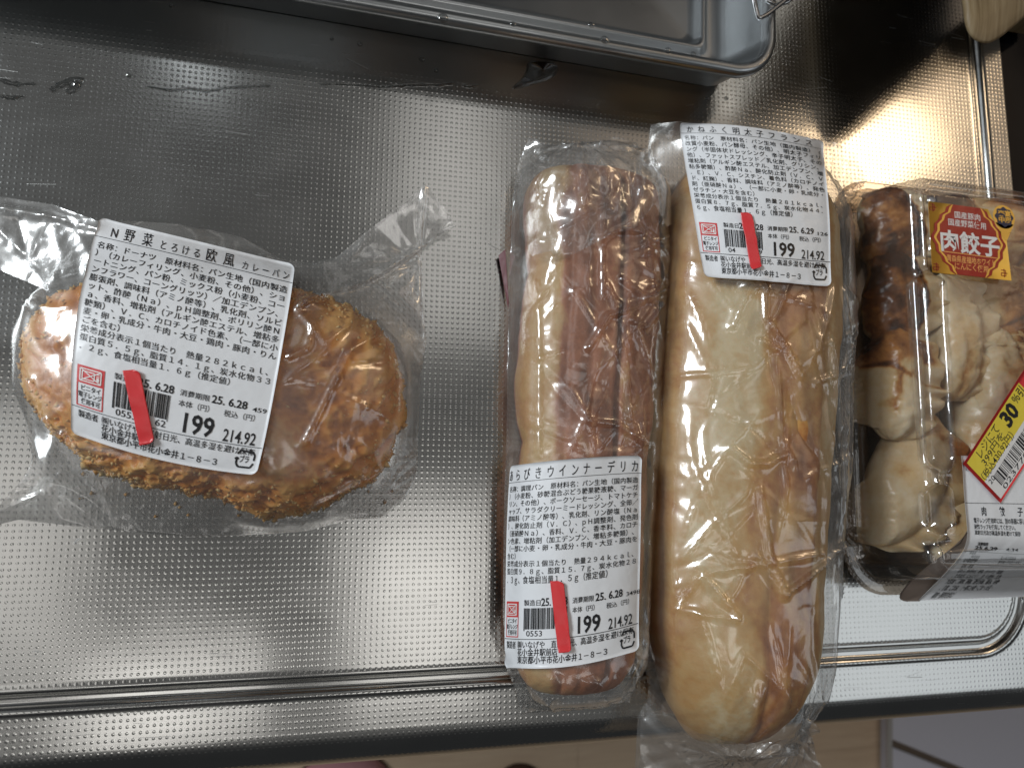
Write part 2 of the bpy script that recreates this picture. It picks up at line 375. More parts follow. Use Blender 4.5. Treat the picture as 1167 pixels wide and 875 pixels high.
def slipper(px, py, L, W, mat, label, ang):
    c = at(px, py, -.86); n = 24; rings = []
    for k, z in enumerate((0, .012, .03, .045, .052)):
        s = (1, 1.02, .93, .7, .3)[k]
        q = [(c[0]+s*(L*math.cos(a)*math.cos(ang)-W*math.sin(a)*math.sin(ang)), c[1]+s*(L*math.cos(a)*math.sin(ang)+W*math.sin(a)*math.cos(ang)), -.866+z) for a in np.linspace(0, 2*math.pi, n, endpoint=False)]
        rings.append(np.array(q))
    root = empty('slipper', (float(c[0]), float(c[1]), -.866), label, 'slipper', 'slippers on the floor below the counter')
    loft('upper', rings, mat, root); 
    q = rings[0]; q2 = q.copy(); q2[:, 2] = -.866; q3 = q.copy(); q3[:, :2] = (q3[:, :2]-c[:2])*1.05+c[:2]; q3[:, 2] = -.860
    loft('sole', [q2, q3], M_shoe, root)
slipper(392, 905, .065, .075, M_slip, 'dusty pink slipper on the floor below the front edge, left of centre', 1.4)
slipper(592, 897, .035, .04, M_shoe, 'dark brown slipper tip on the floor below the two loaves', 1.5)
# added unseen blocker, square and flared, shaped to shade the back of the counter
def shade_blocker():
    z0, z1 = .0475, .125; top = [(.206, .200), (.380, .262), (.384, .385), (.206, .385)]
    q0 = rnd_poly(top, [.012, .040, .02, .02], 10)
    if .5*np.sum(q0[:, 0]*np.roll(q0[:, 1], -1)-np.roll(q0[:, 0], -1)*q0[:, 1]) < 0: q0 = q0[::-1]
    c = q0.mean(0)+np.array([0, .02]); rings = []
    for k, z, sy in ((.0, z0, .075), (.40, z0, .075), (.42, z0+.003, .075), (.60, z0+.030, .04), (.94, z0+.050, .004), (1.0, z1, 0), (.985, z1, 0), (.92, z0+.051, .006), (.40, z0+.005, .075)):
        q = c+(q0-c)*max(k, .01)+np.array([.01, sy])*[sy/.075, 1]; rings.append(np.column_stack([q, np.full(len(q), z)]))
    root = empty('added_shade_pan', (float(c[0]), float(c[1])+.075, z0), 'square flared steel blocker added unseen beyond the top edge to shade the counter', 'shade_blocker')
    loft('shade_pan_body', rings, plain('blocker_steel', (.70, .62, .54), .45, Metallic=1.0), root)
shade_blocker()
# ------------------------------------------------------------------ breads
def outline(st, z):
    L = np.array([at(a, y, z) for y, a, b in st]); Rr = np.array([at(b, y, z) for y, a, b in st])
    yw = (L[:, 1]+Rr[:, 1])/2; c = (L[:, 0]+Rr[:, 0])/2; hw = (Rr[:, 0]-L[:, 0])/2
    o = np.argsort(yw); return yw[o], c[o], hw[o]
class Loaf:
    def __init__(s, st, ztop, zm, y0, y1, er=.022, p=2.3, lump=None):
        s.yw, s.c, s.hw = outline(st, zm); s.zt, s.zm, s.y0, s.y1, s.er, s.p, s.lump = ztop, zm, y0, y1, er, p, lump
    def prm(s, y):
        c = np.interp(y, s.yw, s.c); w_ = np.interp(y, s.yw, s.hw)
        e = np.minimum(np.clip((y-s.y0)/s.er, 0, 1), np.clip((s.y1-y)/s.er, 0, 1))
        e = np.sqrt(np.clip(1-(1-e)**2, 0, 1)); return c, w_*(.35+.65*e)*(e > 0), e
    def H(s, x, y, inf=0.0):
        yc = (s.y0+s.y1)/2; y = yc+(y-yc)*(1-2*inf/(s.y1-s.y0)); c, w_, e = s.prm(y); w_ = w_+inf*(e > 0); w_ = np.maximum(w_, 1e-5); u = np.abs(x-c)/w_
        z = s.zm*(.4+.6*e)+(s.zt-s.zm)*e*np.clip(1-u**s.p, 0, 1)**(1/2.1)
        return np.where((u < 1) & (e > 0), z, 0)
    def geo(s, n=340, m=150, tone=None, disp=None):
        ys = s.y0+(s.y1-s.y0)*(.5-.5*np.cos(np.linspace(0, math.pi, n)))
        th = np.linspace(0, 2*math.pi, m, endpoint=False); Y, T = np.meshgrid(ys, th, indexing='ij')
        c, w_, e = s.prm(Y); C, S = np.cos(T), np.sin(T)
        u = np.sign(C)*np.abs(C)**.92
        up = np.clip(1-np.abs(u)**s.p, 0, 1)**(1/2.1)
        Z = np.where(S >= 0, s.zm*(.4+.6*e)+(s.zt-s.zm)*e*up, s.zm*(.4+.6*e)-(s.zm-.0015)*e**.5*np.abs(S)**.6*(.4+.6*e))
        X = c+w_*u
        nx, nz = C, S
        d = disp(X, Y, u*np.where(S >= 0, 1, 1.0), T) if disp is not None else 0
        X = X+nx*d*e; Z = np.maximum(Z+nz*d*e, .0012)
        tn = tone(X, Y, u, T, e)
        return np.stack([X, Y, Z], -1), grid_faces(n, m, wrap_m=True), tn
LA = Loaf([(200, 600, 742), (300, 597, 746), (450, 590, 738), (600, 586, 728), (780, 588, 716)], .036, .016, at(650, 792, .015)[1], at(660, 183, .02)[1], .016, 2.6)
LB = Loaf([(180, 772, 930), (230, 764, 938), (330, 752, 944), (450, 744, 940), (600, 737, 930), (700, 740, 922), (780, 752, 913), (850, 770, 900)], .046, .019, at(830, 853, .019)[1], at(850, 172, .02)[1], .038, 2.1)
def band(u, a, b, s): return sstep(a-s, a+s, u)*(1-sstep(b-s, b+s, u))
# right hand, big pale loaf
def toneB(X, Y, u, T, e):
    n = .10*vnoise(X*90, Y*45, 5)+.05*fbm(X*300, Y*120, 6, 3)
    v = (Y-LB.y0)/(LB.y1-LB.y0); up = np.sin(T) > 0
    br = band(u+n, -.28-.06*v+.08*np.sin(v*13), .52+.08*np.sin(v*9), .09)*up
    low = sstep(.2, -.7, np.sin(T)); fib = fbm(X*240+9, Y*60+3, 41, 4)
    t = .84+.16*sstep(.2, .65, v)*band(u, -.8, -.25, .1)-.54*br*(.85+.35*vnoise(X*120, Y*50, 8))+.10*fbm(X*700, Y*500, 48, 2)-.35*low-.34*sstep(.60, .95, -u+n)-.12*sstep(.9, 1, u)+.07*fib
    t -= .22*br*np.exp(-((u+.02+n)/.05)**2)
    return np.clip(t, 0, 1)
def dispB(X, Y, u, T):
    up = np.sin(T) > 0
    return .0009*fbm(X*50, Y*28, 12)+.00022*fbm(X*420, Y*110, 14, 3)+up*(-.0013*np.exp(-((u+.02+.08*vnoise(Y*40, Y*0, 5))/.04)**2)-.0012*np.exp(-((u-.50)/.05)**2)+.0012*band(u, .02, .45, .08)+.0007*vnoise(X*220, Y*90, 9)*band(u, -.2, .6, .1))
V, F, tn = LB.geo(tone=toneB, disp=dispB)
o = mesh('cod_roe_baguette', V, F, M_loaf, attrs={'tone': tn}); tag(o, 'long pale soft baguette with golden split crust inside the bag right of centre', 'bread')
# orange cod roe filling that peeks out of the right side
M_roe = mat_bread('cod_roe', [(0, (.42, .07, .02)), (.5, (.62, .15, .045)), (1, (.72, .30, .10))], .2, 200, .35, .0006)
def blob(name, c, r, mat, parent=None, seed=0, rot=0, amp=.2, n=24, m=14):
    th = np.linspace(0, 2*math.pi, n, endpoint=False); ph = np.linspace(-math.pi/2+.02, math.pi/2-.02, m); P, T = np.meshgrid(ph, th, indexing='ij')
    x, y, z = np.cos(P)*np.cos(T), np.cos(P)*np.sin(T), np.sin(P)
    k = 1+amp*fbm(x*1.6+seed*3.1+9, y*1.6+z*1.3+seed+9, seed % 50, 3)
    x, y, z = x*r[0]*k, y*r[1]*k, z*r[2]*k; cr, sr = math.cos(rot), math.sin(rot)
    V = np.stack([c[0]+x*cr-y*sr, c[1]+x*sr+y*cr, c[2]+z], -1).reshape(-1, 3)
    F = grid_faces(m, n, wrap_m=True).tolist()+[[k for k in range(n)][::-1], [(m-1)*n+k for k in range(n)]]
    return mesh(name, V, F, mat, parent, attrs={'tone': np.full(len(V), .5)+.2*fbm(V[:, 0]*200, V[:, 1]*200, 3)})
for (px, py, rx, ry) in ((918, 440, .0050, .0150), (912, 345, .003, .008)):
    blob('cod_roe_filling', at(px, py, .0345), (rx, ry, .0032), M_roe, o, int(px), .08)
# left hand, brown sausage roll: pale bread lobes on the left, brown crust with a long seam
def toneA(X, Y, u, T, e):
    n = .08*vnoise(X*110, Y*60, 15)+.03*fbm(X*300, Y*120, 16, 3); up = np.sin(T) > 0; fib = fbm(X*330+9, Y*70+3, 43, 4)
    br = sstep(-.68, -.54, u+n)*(1-.7*sstep(.93, .99, u+n*.6))
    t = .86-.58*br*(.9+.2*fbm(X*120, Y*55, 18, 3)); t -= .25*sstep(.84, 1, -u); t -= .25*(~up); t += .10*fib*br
    t -= .22*np.exp(-((u-.24+n*.3)/.03)**2)+.05*np.exp(-((u+.18+n)/.03)**2)*sstep(-.2, .5, vnoise(Y*50, X*0, 4))
    return np.clip(t, 0, 1)
def dispA(X, Y, u, T):
    up = np.sin(T) > 0; v = Y*1000
    lobes = sstep(-.3, -.8, u)*(.0026*(np.abs(np.sin((v-8)*math.pi/62))**.5-1.05))
    return .0007*fbm(X*70, Y*50, 22)+.00035*fbm(X*380, Y*70, 24, 3)+lobes+up*(-.0045*np.exp(-((u-.24+.03*vnoise(Y*60, Y*0, 7))/.03)**2)-.0015*np.exp(-((u+.50)/.06)**2)-.0006*np.exp(-((u+.16)/.05)**2)+.0007*vnoise(X*260, Y*60, 9))
V, F, tn = LA.geo(tone=toneA, disp=dispA)
o = mesh('sausage_bread', V, F, M_saus, attrs={'tone': tn}); tag(o, 'slim brown sausage bread with pale left side and a lengthwise seam in the middle bag', 'bread')
# curry bread
ZC = .015
cpx = [(45, 355), (38, 410), (44, 468), (75, 505), (120, 537), (180, 553), (240, 570), (285, 580), (330, 584), (380, 572), (425, 548), (450, 505), (457, 455), (452, 410), (432, 375), (395, 350), (340, 335), (260, 325), (180, 318), (110, 322), (70, 332)]
CP = np.array([at(x, y, ZC)[:2] for x, y in cpx]); CC = np.array([-.062, .028])
CC = CP.mean(0)
_ang = np.arctan2(CP[:, 1]-CC[1], CP[:, 0]-CC[0]); _rad = np.hypot(*(CP-CC).T); _o = np.argsort(_ang); _ang, _rad = _ang[_o], _rad[_o]
_tt = np.linspace(-math.pi, math.pi, 361); _rr = np.interp(_tt, _ang, _rad, period=2*math.pi)
for _ in range(60): _rr[:-1] = (np.roll(_rr[:-1], 1)+2*_rr[:-1]+np.roll(_rr[:-1], -1))/4
_rr = _rr+.0013*vnoise(3*np.cos(_tt)+20, 3*np.sin(_tt)+20, 61)+.0007*vnoise(9*np.cos(_tt)+20, 9*np.sin(_tt)+20, 62)
_rr[-1] = _rr[0]
def curry_top(x, y):
    a = np.arctan2(y-CC[1], x-CC[0]); r = np.hypot(x-CC[0], y-CC[1])/np.interp(a, _tt, _rr)
    z = ZC+(.036-ZC)*np.clip(1-r**2.6, 0, 1)**.5+.0015*np.exp(-((x-CC[0]-.03)/.02)**2)
    return np.where(r < 1, z, 0)
def curry():
    n, m = 420, 190
    th = np.linspace(-math.pi, math.pi, n, endpoint=False); ph = np.linspace(-math.pi/2, math.pi/2, m); P, T = np.meshgrid(ph, th, indexing='ij')
    R = np.interp(T, _tt, _rr); c = np.cos(P)
    up = P > 0; s = np.abs(np.sin(P))
    rho = c**.85
    Z = np.where(up, ZC+(.036-ZC)*np.clip(1-rho**2.6, 0, 1)**.5, ZC-(ZC-.0015)*s**.8)
    a = fbm(np.cos(T)*3+c*4+20, np.sin(T)*3+c*4+P*2+20, 31, 5)
    X = CC[0]+R*rho*np.cos(T); Y = CC[1]+R*rho*np.sin(T)
    q = fbm(X*260+50, Y*260+Z*300+50, 33, 4)
    q2 = np.abs(vnoise(X*420+50, Y*420+Z*400+50, 39))
    d = .0015*a+.0010*q*(.6+.4*sstep(.55, .95, rho))-.0010*q2*(.7+.3*sstep(.5, .9, rho))
    X = X+np.cos(T)*c*d; Y = Y+np.sin(T)*c*d; Z = np.maximum(Z+np.sin(P)*d, .001)
    tn = .64+.24*a+.26*q-.30*q2+.12*sstep(.2, .9, rho)
    V = np.stack([X, Y, Z], -1); F = grid_faces(m, n, wrap_m=True)
    o = mesh('curry_bread', V, F, M_curry, attrs={'tone': tn}); tag(o, 'oval deep fried curry bread with a rough orange brown crumb crust in the left bag', 'bread')
    # loose panko crumbs fused to the crust: real chunks, joined
    rs = np.random.RandomState(4); Vs, Fs, Ts = [], [], []; k = 0
    base = np.array([(1, 0, 0), (-1, 0, 0), (0, 1, 0), (0, -1, 0), (0, 0, 1), (0, 0, -1)], float); bf = [(0, 2, 4), (2, 1, 4), (1, 3, 4), (3, 0, 4), (2, 0, 5), (1, 2, 5), (3, 1, 5), (0, 3, 5)]
    Vg = V.reshape(-1, 3); cand = rs.choice(np.where((P > -.35).ravel())[0], 9000)
    # even out over the surface: favour the rim where the crust is shaggy
    pr = np.abs(np.sin(P).ravel()[cand])
    for ci, q_ in zip(cand, pr):
        if rs.rand() < min(.3+q_*.9, .97): continue
        p = Vg[ci]; s_ = rs.uniform(.00030, .00095)*(1.35-.6*q_)
        b = base*(1+rs.uniform(-.4, .4, (6, 3)))*s_*rs.uniform(.5, 1.4, 3); A = Matrix.Rotation(rs.uniform(0, 6.28), 3, Vector(rs.normal(size=3)).normalized()); b = b@np.array(A)
        Vs.append(b+p); Fs += [[i+k for i in f] for f in bf]; Ts += [rs.uniform(.45, 1.0)]*6; k += 6
    for (px, py) in [(205, 578), (447, 560), (200, 574), (438, 572), (95, 540), (420, 560), (300, 592), (462, 520)]+[(rs.uniform(90, 430), rs.uniform(560, 596)) for _ in range(8)]:
        p = at(px, py, .0012); s_ = rs.uniform(.0004, .0009)
        Vs.append(base*(1+rs.uniform(-.4, .4, (6, 3)))*s_*[1, 1, .6]+p); Fs += [[i+k for i in f] for f in bf]; Ts += [.6]*6; k += 6
    c_ = mesh('crumbs', np.concatenate(Vs), Fs, M_crumb, o, smooth=True, attrs={'tone': Ts}); tag(c_, kind='stuff')
curry()
# ------------------------------------------------------------------ film bags
def inside(poly, x, y):
    r = np.zeros(x.shape, bool); n = len(poly)
    for i in range(n):
        x1, y1 = poly[i][:2]; x2, y2 = poly[(i+1) % n][:2]
        if y1 == y2: continue
        c = ((y1 > y) != (y2 > y)) & (x < (x2-x1)*(y-y1)/(y2-y1)+x1); r ^= c
    return r
def near_edge(poly, x, y):
    best = np.full(x.shape, 1e9); bx = x.copy(); by = y.copy(); bz = np.zeros_like(x); n = len(poly)
    for i in range(n):
        a, b = poly[i], poly[(i+1) % n]; d = b-a; L = d[0]**2+d[1]**2
        t_ = np.clip(((x-a[0])*d[0]+(y-a[1])*d[1])/L, 0, 1); qx = a[0]+t_*d[0]; qy = a[1]+t_*d[1]; dd = np.hypot(x-qx, y-qy); k = dd < best
        best = np.where(k, dd, best); bx = np.where(k, qx, bx); by = np.where(k, qy, by); bz = np.where(k, a[2]+t_*(b[2]-a[2]), bz)
    return best, bx, by, bz
def tri(v): return np.abs((v % 1.0)-.5)*2
def _lin(X, Y, L):
    """piecewise linear on a triangulated lattice"""
    xi, yi = np.floor(X).astype(int), np.floor(Y).astype(int); fx, fy = X-xi, Y-yi; g = lambda a, b: L[a % 64, b % 64]
    a, b, c, d = g(xi, yi), g(xi+1, yi), g(xi, yi+1), g(xi+1, yi+1)
    t1 = np.where(fx > fy, a+(b-a)*fx+(d-b)*fy, a+(d-c)*fx+(c-a)*fy)
    t2 = np.where(fx+fy < 1, a+(b-a)*fx+(c-a)*fy, d+(c-d)*(1-fx)+(b-d)*(1-fy))
    return np.where(((xi*7+yi*13) % 5) < 3, t1, t2)
def crumple(x, y, seed, cell=.012):
    """crumpled film: flat facets meeting in crisp creases, about -1..1"""
    rs = np.random.RandomState(seed); out = 0
    for k in range(4):
        sc_ = 1/(cell/(2.1**k)); a = rs.uniform(0, math.pi); st = rs.uniform(1.4, 2.8); L = rs.uniform(-1, 1, (64, 64))
        X = (x*math.cos(a)+y*math.sin(a))*sc_; Y = (-x*math.sin(a)+y*math.cos(a))*sc_/st
        X2 = X+.7*vnoise(X*.55+7, Y*.55, seed+k)+40; Y2 = Y+.7*vnoise(X*.55, Y*.55+9, seed+k+5)+40
        m = 1 if k == 0 else np.clip(.35+1.5*vnoise(x*40+k*9, y*40, seed+70), 0, 1.3)
        out = out+_lin(X2, Y2, L)*(.45**k)*m
    return out
class Bag:
    """a draped film sheet: a membrane over what it wraps, then creased"""
    def __init__(s, poly_px, obst, step=.0008, slack=.0009, iters=500, seed=1, amp=.0011, cell=.012, flats=(), ridges=(), gathers=(), tight=.35, floor=.0008, nrand=0, ramp_=.0008, raim=1.6):
        poly = np.array([at(*p) for p in poly_px]); s.poly = poly
        x0, y0 = poly[:, :2].min(0)-.003; x1, y1 = poly[:, :2].max(0)+.003
        s.x0, s.y0, s.step = x0, y0, step
        nx, ny = int((x1-x0)/step)+2, int((y1-y0)/step)+2
        X, Y = np.meshgrid(x0+np.arange(nx)*step, y0+np.arange(ny)*step, indexing='ij')
        ins = inside(poly, X, Y); dist, bx, by, bz = near_edge(poly, X, Y)
        O = np.where(ins, obst(X, Y), 0)
        for _ in range(2): O = np.maximum.reduce([O, np.roll(O, 1, 0), np.roll(O, -1, 0), np.roll(O, 1, 1), np.roll(O, -1, 1)])
        for _ in range(4): O = np.maximum(O*.0+.2*(O+np.roll(O, 1, 0)+np.roll(O, -1, 0)+np.roll(O, 1, 1)+np.roll(O, -1, 1)), O*.995)
        O = np.where(O > .001, O+slack, floor)
        on_counter = (Y > -.092) & (X < .292)
        Z = np.where(ins, np.maximum(O, bz), bz); 
        for _ in range(iters):
            A = .25*(np.roll(Z, 1, 0)+np.roll(Z, -1, 0)+np.roll(Z, 1, 1)+np.roll(Z, -1, 1))
            A = Z+1.0*(A-Z)
            Z = np.where(ins, np.where(on_counter, np.maximum(A, O), np.maximum(A, np.where(O > floor*1.01, O, -9))), bz)
        for _ in range(8): Z = np.where(ins, .25*(np.roll(Z, 1, 0)+np.roll(Z, -1, 0)+np.roll(Z, 1, 1)+np.roll(Z, -1, 1)), Z)
        s.Zs = Z.copy()
        contact = np.exp(-np.clip(Z-O, 0, 1)/.0025)*(O > floor*1.5)
        A = (amp*(1-(1-tight)*contact))*(.45+.9*np.clip(.5+.8*vnoise(X*35, Y*35, seed+60), 0, 1.2))
        edge = sstep(0, .004, dist)
        fl = np.zeros(X.shape)
        for poly_f, z_f in flats:
            P = np.array([at(a, b, z_f) for a, b in poly_f]); i_ = inside(P, X, Y); dd = near_edge(P, X, Y)[0]
            fl = np.maximum(fl, np.where(i_, 1, 1-sstep(0, .004, dd)))
        C = A*crumple(X, Y, seed, cell)
        for (gx, gy, gz, rad, nsp, am) in gathers:
            g = at(gx, gy, gz); r = np.hypot(X-g[0], Y-g[1]); th = np.arctan2(Y-g[1], X-g[0])
            C += am*np.exp(-r/rad)*np.clip(r/.003, 0, 1)*(tri(th/(2*math.pi)*nsp+.35*vnoise(r*140, th*2+9, seed+3))-.5)
        for (pts, wd, am) in ridges:
            best = np.full(X.shape, 9.0)
            for i in range(len(pts)-1):
                a, b = at(*pts[i]), at(*pts[i+1]); d = b-a; L = d[0]**2+d[1]**2; t_ = np.clip(((X-a[0])*d[0]+(Y-a[1])*d[1])/L, 0, 1)
                best = np.minimum(best, np.hypot(X-a[0]-t_*d[0], Y-a[1]-t_*d[1]))
            C += am*np.exp(-best/wd)
        rs = np.random.RandomState(seed+500); idx = np.argwhere(ins)
        for _ in range(nrand):
            i_, j_ = idx[rs.randint(len(idx))]; cx_, cy_ = X[i_, j_], Y[i_, j_]; L = rs.uniform(.006, .034); a = rs.choice([rs.uniform(0, math.pi), rs.normal(raim, .35)]); wd = rs.uniform(.0004, .0011); am = rs.uniform(.4, 1.3)*ramp_*rs.choice([1, 1, -.6])
            kb = rs.uniform(-.25, .25); dx, dy = X-cx_, Y-cy_; t_ = (dx*math.cos(a)+dy*math.sin(a))/L; q_ = -dx*math.sin(a)+dy*math.cos(a)-kb*L*t_**2-.0006*vnoise(t_*2.5+_, t_*0, seed)
            C += am*np.exp(-np.abs(q_)/wd)*np.clip(1-t_**2, 0, 1)
        C = C*(1-fl)
        s.Z = Z+C*(.25+.75*edge)
        s.Z = np.maximum(s.Z, np.where(on_counter, np.maximum(np.minimum(O, Z+.0006)-.0019, .0004), np.where(O > floor*1.01, np.minimum(O, Z+.0006)-.0019, -9)))
        s.Z = np.where(ins, s.Z, bz)
        s.fl = fl
        # smooth under the labels
        Zf = s.Z.copy()
        for _ in range(60): Zf = .25*(np.roll(Zf, 1, 0)+np.roll(Zf, -1, 0)+np.roll(Zf, 1, 1)+np.roll(Zf, -1, 1))
        s.Z = s.Z*(1-fl)+np.maximum(Zf, s.Z-.0008)*fl
        keep = ins | (dist < step*1.01)
        out = ~ins
        X2 = np.where(out, bx, X); Y2 = np.where(out, by, Y); Z2 = np.where(out, bz, s.Z)
        fq = grid_faces(nx, ny); k = keep.ravel(); ii = ins.ravel()
        fq = fq[k[fq].all(1) & ii[fq].any(1)]
        idx = np.full(nx*ny, -1); u = np.unique(fq); idx[u] = np.arange(len(u))
        s.V = np.stack([X2, Y2, Z2], -1).reshape(-1, 3)[u]; s.F = idx[fq]; s.ins = ins
        s.bz = bz; s.XY = (X2, Y2); s.u = u; s.fq = fq; s.nx, s.ny = nx, ny; s.oc = on_counter
    def zs(s, x, y):
        fx = np.clip((x-s.x0)/s.step, 0, s.nx-1.001); fy = np.clip((y-s.y0)/s.step, 0, s.ny-1.001); i = fx.astype(int); j = fy.astype(int); fx = fx-i; fy = fy-j
        Z = s.Z; return (Z[i, j]*(1-fx)+Z[i+1, j]*fx)*(1-fy)+(Z[i, j+1]*(1-fx)+Z[i+1, j+1]*fx)*fy
    def P(s, px, py):
        z = np.full(np.shape(px), .03)
        for _ in range(30):
            w_ = at(px, py, z); z = z+.5*(s.zs(w_[..., 0], w_[..., 1])-z)
        return at(px, py, z)
    def build(s, root, mat, lower_seed=5, lower_amp=.0006):
        f = mesh('film', s.V, s.F, mat, root)
        # under sheet
        Zl = np.where(s.ins, s.bz, s.bz)
        for _ in range(150):
            A = .25*(np.roll(Zl, 1, 0)+np.roll(Zl, -1, 0)+np.roll(Zl, 1, 1)+np.roll(Zl, -1, 1)); Zl = np.where(s.ins, A, s.bz)
        X, Y = s.XY; d = np.minimum(s.Z-Zl, .003)
        Zl = Zl+lower_amp*crumple(X, Y, lower_seed, .010)*np.clip(d/.001, 0, 1)
        Zl = np.where(s.ins, np.minimum(Zl, s.Z-.0003), s.bz-.0001)
        Zl = np.where(s.oc, np.maximum(Zl, .00025), Zl)
        V = np.stack([X, Y, Zl], -1).reshape(-1, 3)[s.u]
        mesh('under_film', V, s.F[:, ::-1], mat, root)
        return f
# ------------------------------------------------------------------ labels
def interp(tab, v): return np.interp(v, tab[0], tab[1])
class Patch:
    """a thin printed sheet; label coordinates (u right, v down, 0..1) -> world"""
    def __init__(s, ctrl, surf=None, Z=None, uw=None, vw=None, n=70, m=80, eps=.0003, lift=None):
        C = np.array(ctrl, float); U, V = np.meshgrid(np.linspace(0, 1, n), np.linspace(0, 1, m), indexing='ij')
        Uw = interp(uw, U) if uw is not None else U; Vw = interp(vw, V) if vw is not None else V
        def lag(t_, k, K):
            xs = np.linspace(0, 1, K); r = np.ones_like(t_)
            for j in range(K):
                if j != k: r = r*(t_-xs[j])/(xs[k]-xs[j])
            return r
        r_, c_ = C.shape[:2]; Q = sum(lag(Vw, i, r_)[..., None]*lag(Uw, j, c_)[..., None]*C[i, j] for i in range(r_) for j in range(c_))
        W = surf(Q[..., 0], Q[..., 1]) if surf is not None else at(Q[..., 0], Q[..., 1], Q[..., 2])
        if surf is not None: W = W+np.array([0, 0, 1.0])*(.0007+.00045*vnoise(U*2.3+C[0, 0, 0], V*2.9, 3)+.0011*(np.clip((np.abs(U-.5)+np.abs(V-.5)-.82)/.18, 0, 1))**2)[..., None]
        if surf is not None:
            for _ in range(3): # iron the label out a little
                W2 = W.copy(); W2[1:-1, 1:-1] = (W[:-2, 1:-1]+W[2:, 1:-1]+W[1:-1, :-2]+W[1:-1, 2:])/4; W = W2
        N = np.cross(np.gradient(W, axis=1), np.gradient(W, axis=0)); N /= np.linalg.norm(N, axis=-1, keepdims=True)
        N = np.where(N[..., 2:3] < 0, -N, N)
        if lift is not None: W = W+np.array([0, 0, 1])*lift(U, V)[..., None]
        s.W, s.N, s.n, s.m, s.eps = W+N*eps, N, n, m, eps
    def map(s, u, v, e=0.0):
        fu = np.clip(np.asarray(u, float)*(s.n-1), 0, s.n-1.001); fv = np.clip(np.asarray(v, float)*(s.m-1), 0, s.m-1.001); i = fu.astype(int); j = fv.astype(int); fu = (fu-i)[..., None]; fv = (fv-j)[..., None]
        A = s.W+s.N*e; return (A[i, j]*(1-fu)+A[i+1, j]*fu)*(1-fv)+(A[i, j+1]*(1-fu)+A[i+1, j+1]*fu)*fv
    def sheet(s, name, mat, parent, poly=None, e=0.0, th=.00012, r=.03, asp=1.2, grid=54):
        """a sheet cut to a polygon of (u,v) points, with thickness; default rounded rectangle"""
        if poly is None:
            ry = r/asp; poly = []
            for (cu, cv, a0) in ((1-r, ry, -90), (1-r, 1-ry, 0), (r, 1-ry, 90), (r, ry, 180)):
                for k in range(7): a = math.radians(a0+15*k); poly.append((cu+r*math.cos(a), cv+ry*math.sin(a)))
        return decal(s, name, [poly], mat, parent, e, th, sub=grid)
def tess(poly, sub):
    """fill a 2D polygon and cut it to a grid of about 1/sub"""
    bm = bmesh.new(); vs_ = [bm.verts.new((p[0], p[1], 0)) for p in poly]; bm.faces.new(vs_)
    P = np.array(poly); lo, hi = P.min(0), P.max(0)
    for ax in (0, 1):
        k = math.floor(lo[ax]*sub)+1
        while k/sub < hi[ax]-1e-6:
            no = [0, 0, 0]; no[ax] = 1; co = [0, 0, 0]; co[ax] = k/sub
            bmesh.ops.bisect_plane(bm, geom=bm.verts[:]+bm.edges[:]+bm.faces[:], plane_co=co, plane_no=no, dist=1e-7); k += 1
    bmesh.ops.triangulate(bm, faces=[f for f in bm.faces if len(f.verts) > 4])
    bm.verts.index_update(); V = [v.co[:2] for v in bm.verts]; F = [[v.index for v in f.verts] for f in bm.faces]
    B = [[v.index for v in e.verts] for e in bm.edges if len(e.link_faces) == 1]; bm.free(); return np.array(V), F, B
def decal(patch, name, polys, mat, parent, e, th=0.0, sub=40):
    Vs, Fs, k = [], [], 0
    for p in polys:
        V, F, B = tess(p, sub); W = patch.map(V[:, 0], V[:, 1], e); Vs.append(W); Fs += [[i+k for i in f] for f in F]; k += len(W)
        if th:
            W2 = patch.map(V[:, 0], V[:, 1], e-th); Vs.append(W2); Fs += [[a+k-len(W), b+k-len(W), b+k, a+k] for a, b in B]; k += len(W2)
    o = mesh(name, np.concatenate(Vs), Fs, mat, parent, smooth=True)
    if len(polys) > 1: o['kind'] = 'stuff'
    return o
def rect(u0, v0, u1, v1): return [(u0, v0), (u1, v0), (u1, v1), (u0, v1)]
def seg(a, b, wd, asp):
    a = np.array(a, float); b = np.array(b, float); d = (b-a)*[1, asp]; n = np.array([-d[1], d[0]])/np.hypot(*d)*wd/2/np.array([1, asp]); return [tuple(a-n), tuple(b-n), tuple(b+n), tuple(a+n)]
class Ink:
    def __init__(s, patch, asp): s.p, s.asp, s.V, s.F, s.k = patch, asp, [], [], 0
    def text(s, body, u, v, size, sx=1.0, bold=0.0, width=None, xf=None):
        """v is the baseline, size the em height in v units"""
        V, F = text_geo(body, bold)
        if not len(V): return
        k = sx
        if width is not None: k = width/(V[:, 0].max()-V[:, 0].min())/size*s.asp; V = V-[V[:, 0].min(), 0]
        x = V[:, 0]*size/s.asp*k if width is None else V[:, 0]*size/s.asp*k; y = V[:, 1]*size
        U_, V_ = u+x, v-y
        if xf is not None: U_, V_ = xf(U_, V_)
        s.V.append(np.column_stack([U_, V_])); s.F += [[i+s.k for i in f] for f in F]; s.k += len(V)
    def build(s, name, mat, parent, e=.00013):
        V = np.concatenate(s.V); return mesh(name, s.p.map(V[:, 0], V[:, 1], e), s.F, mat, parent, smooth=False)
ASP = 64/52   # height / width of the price labels
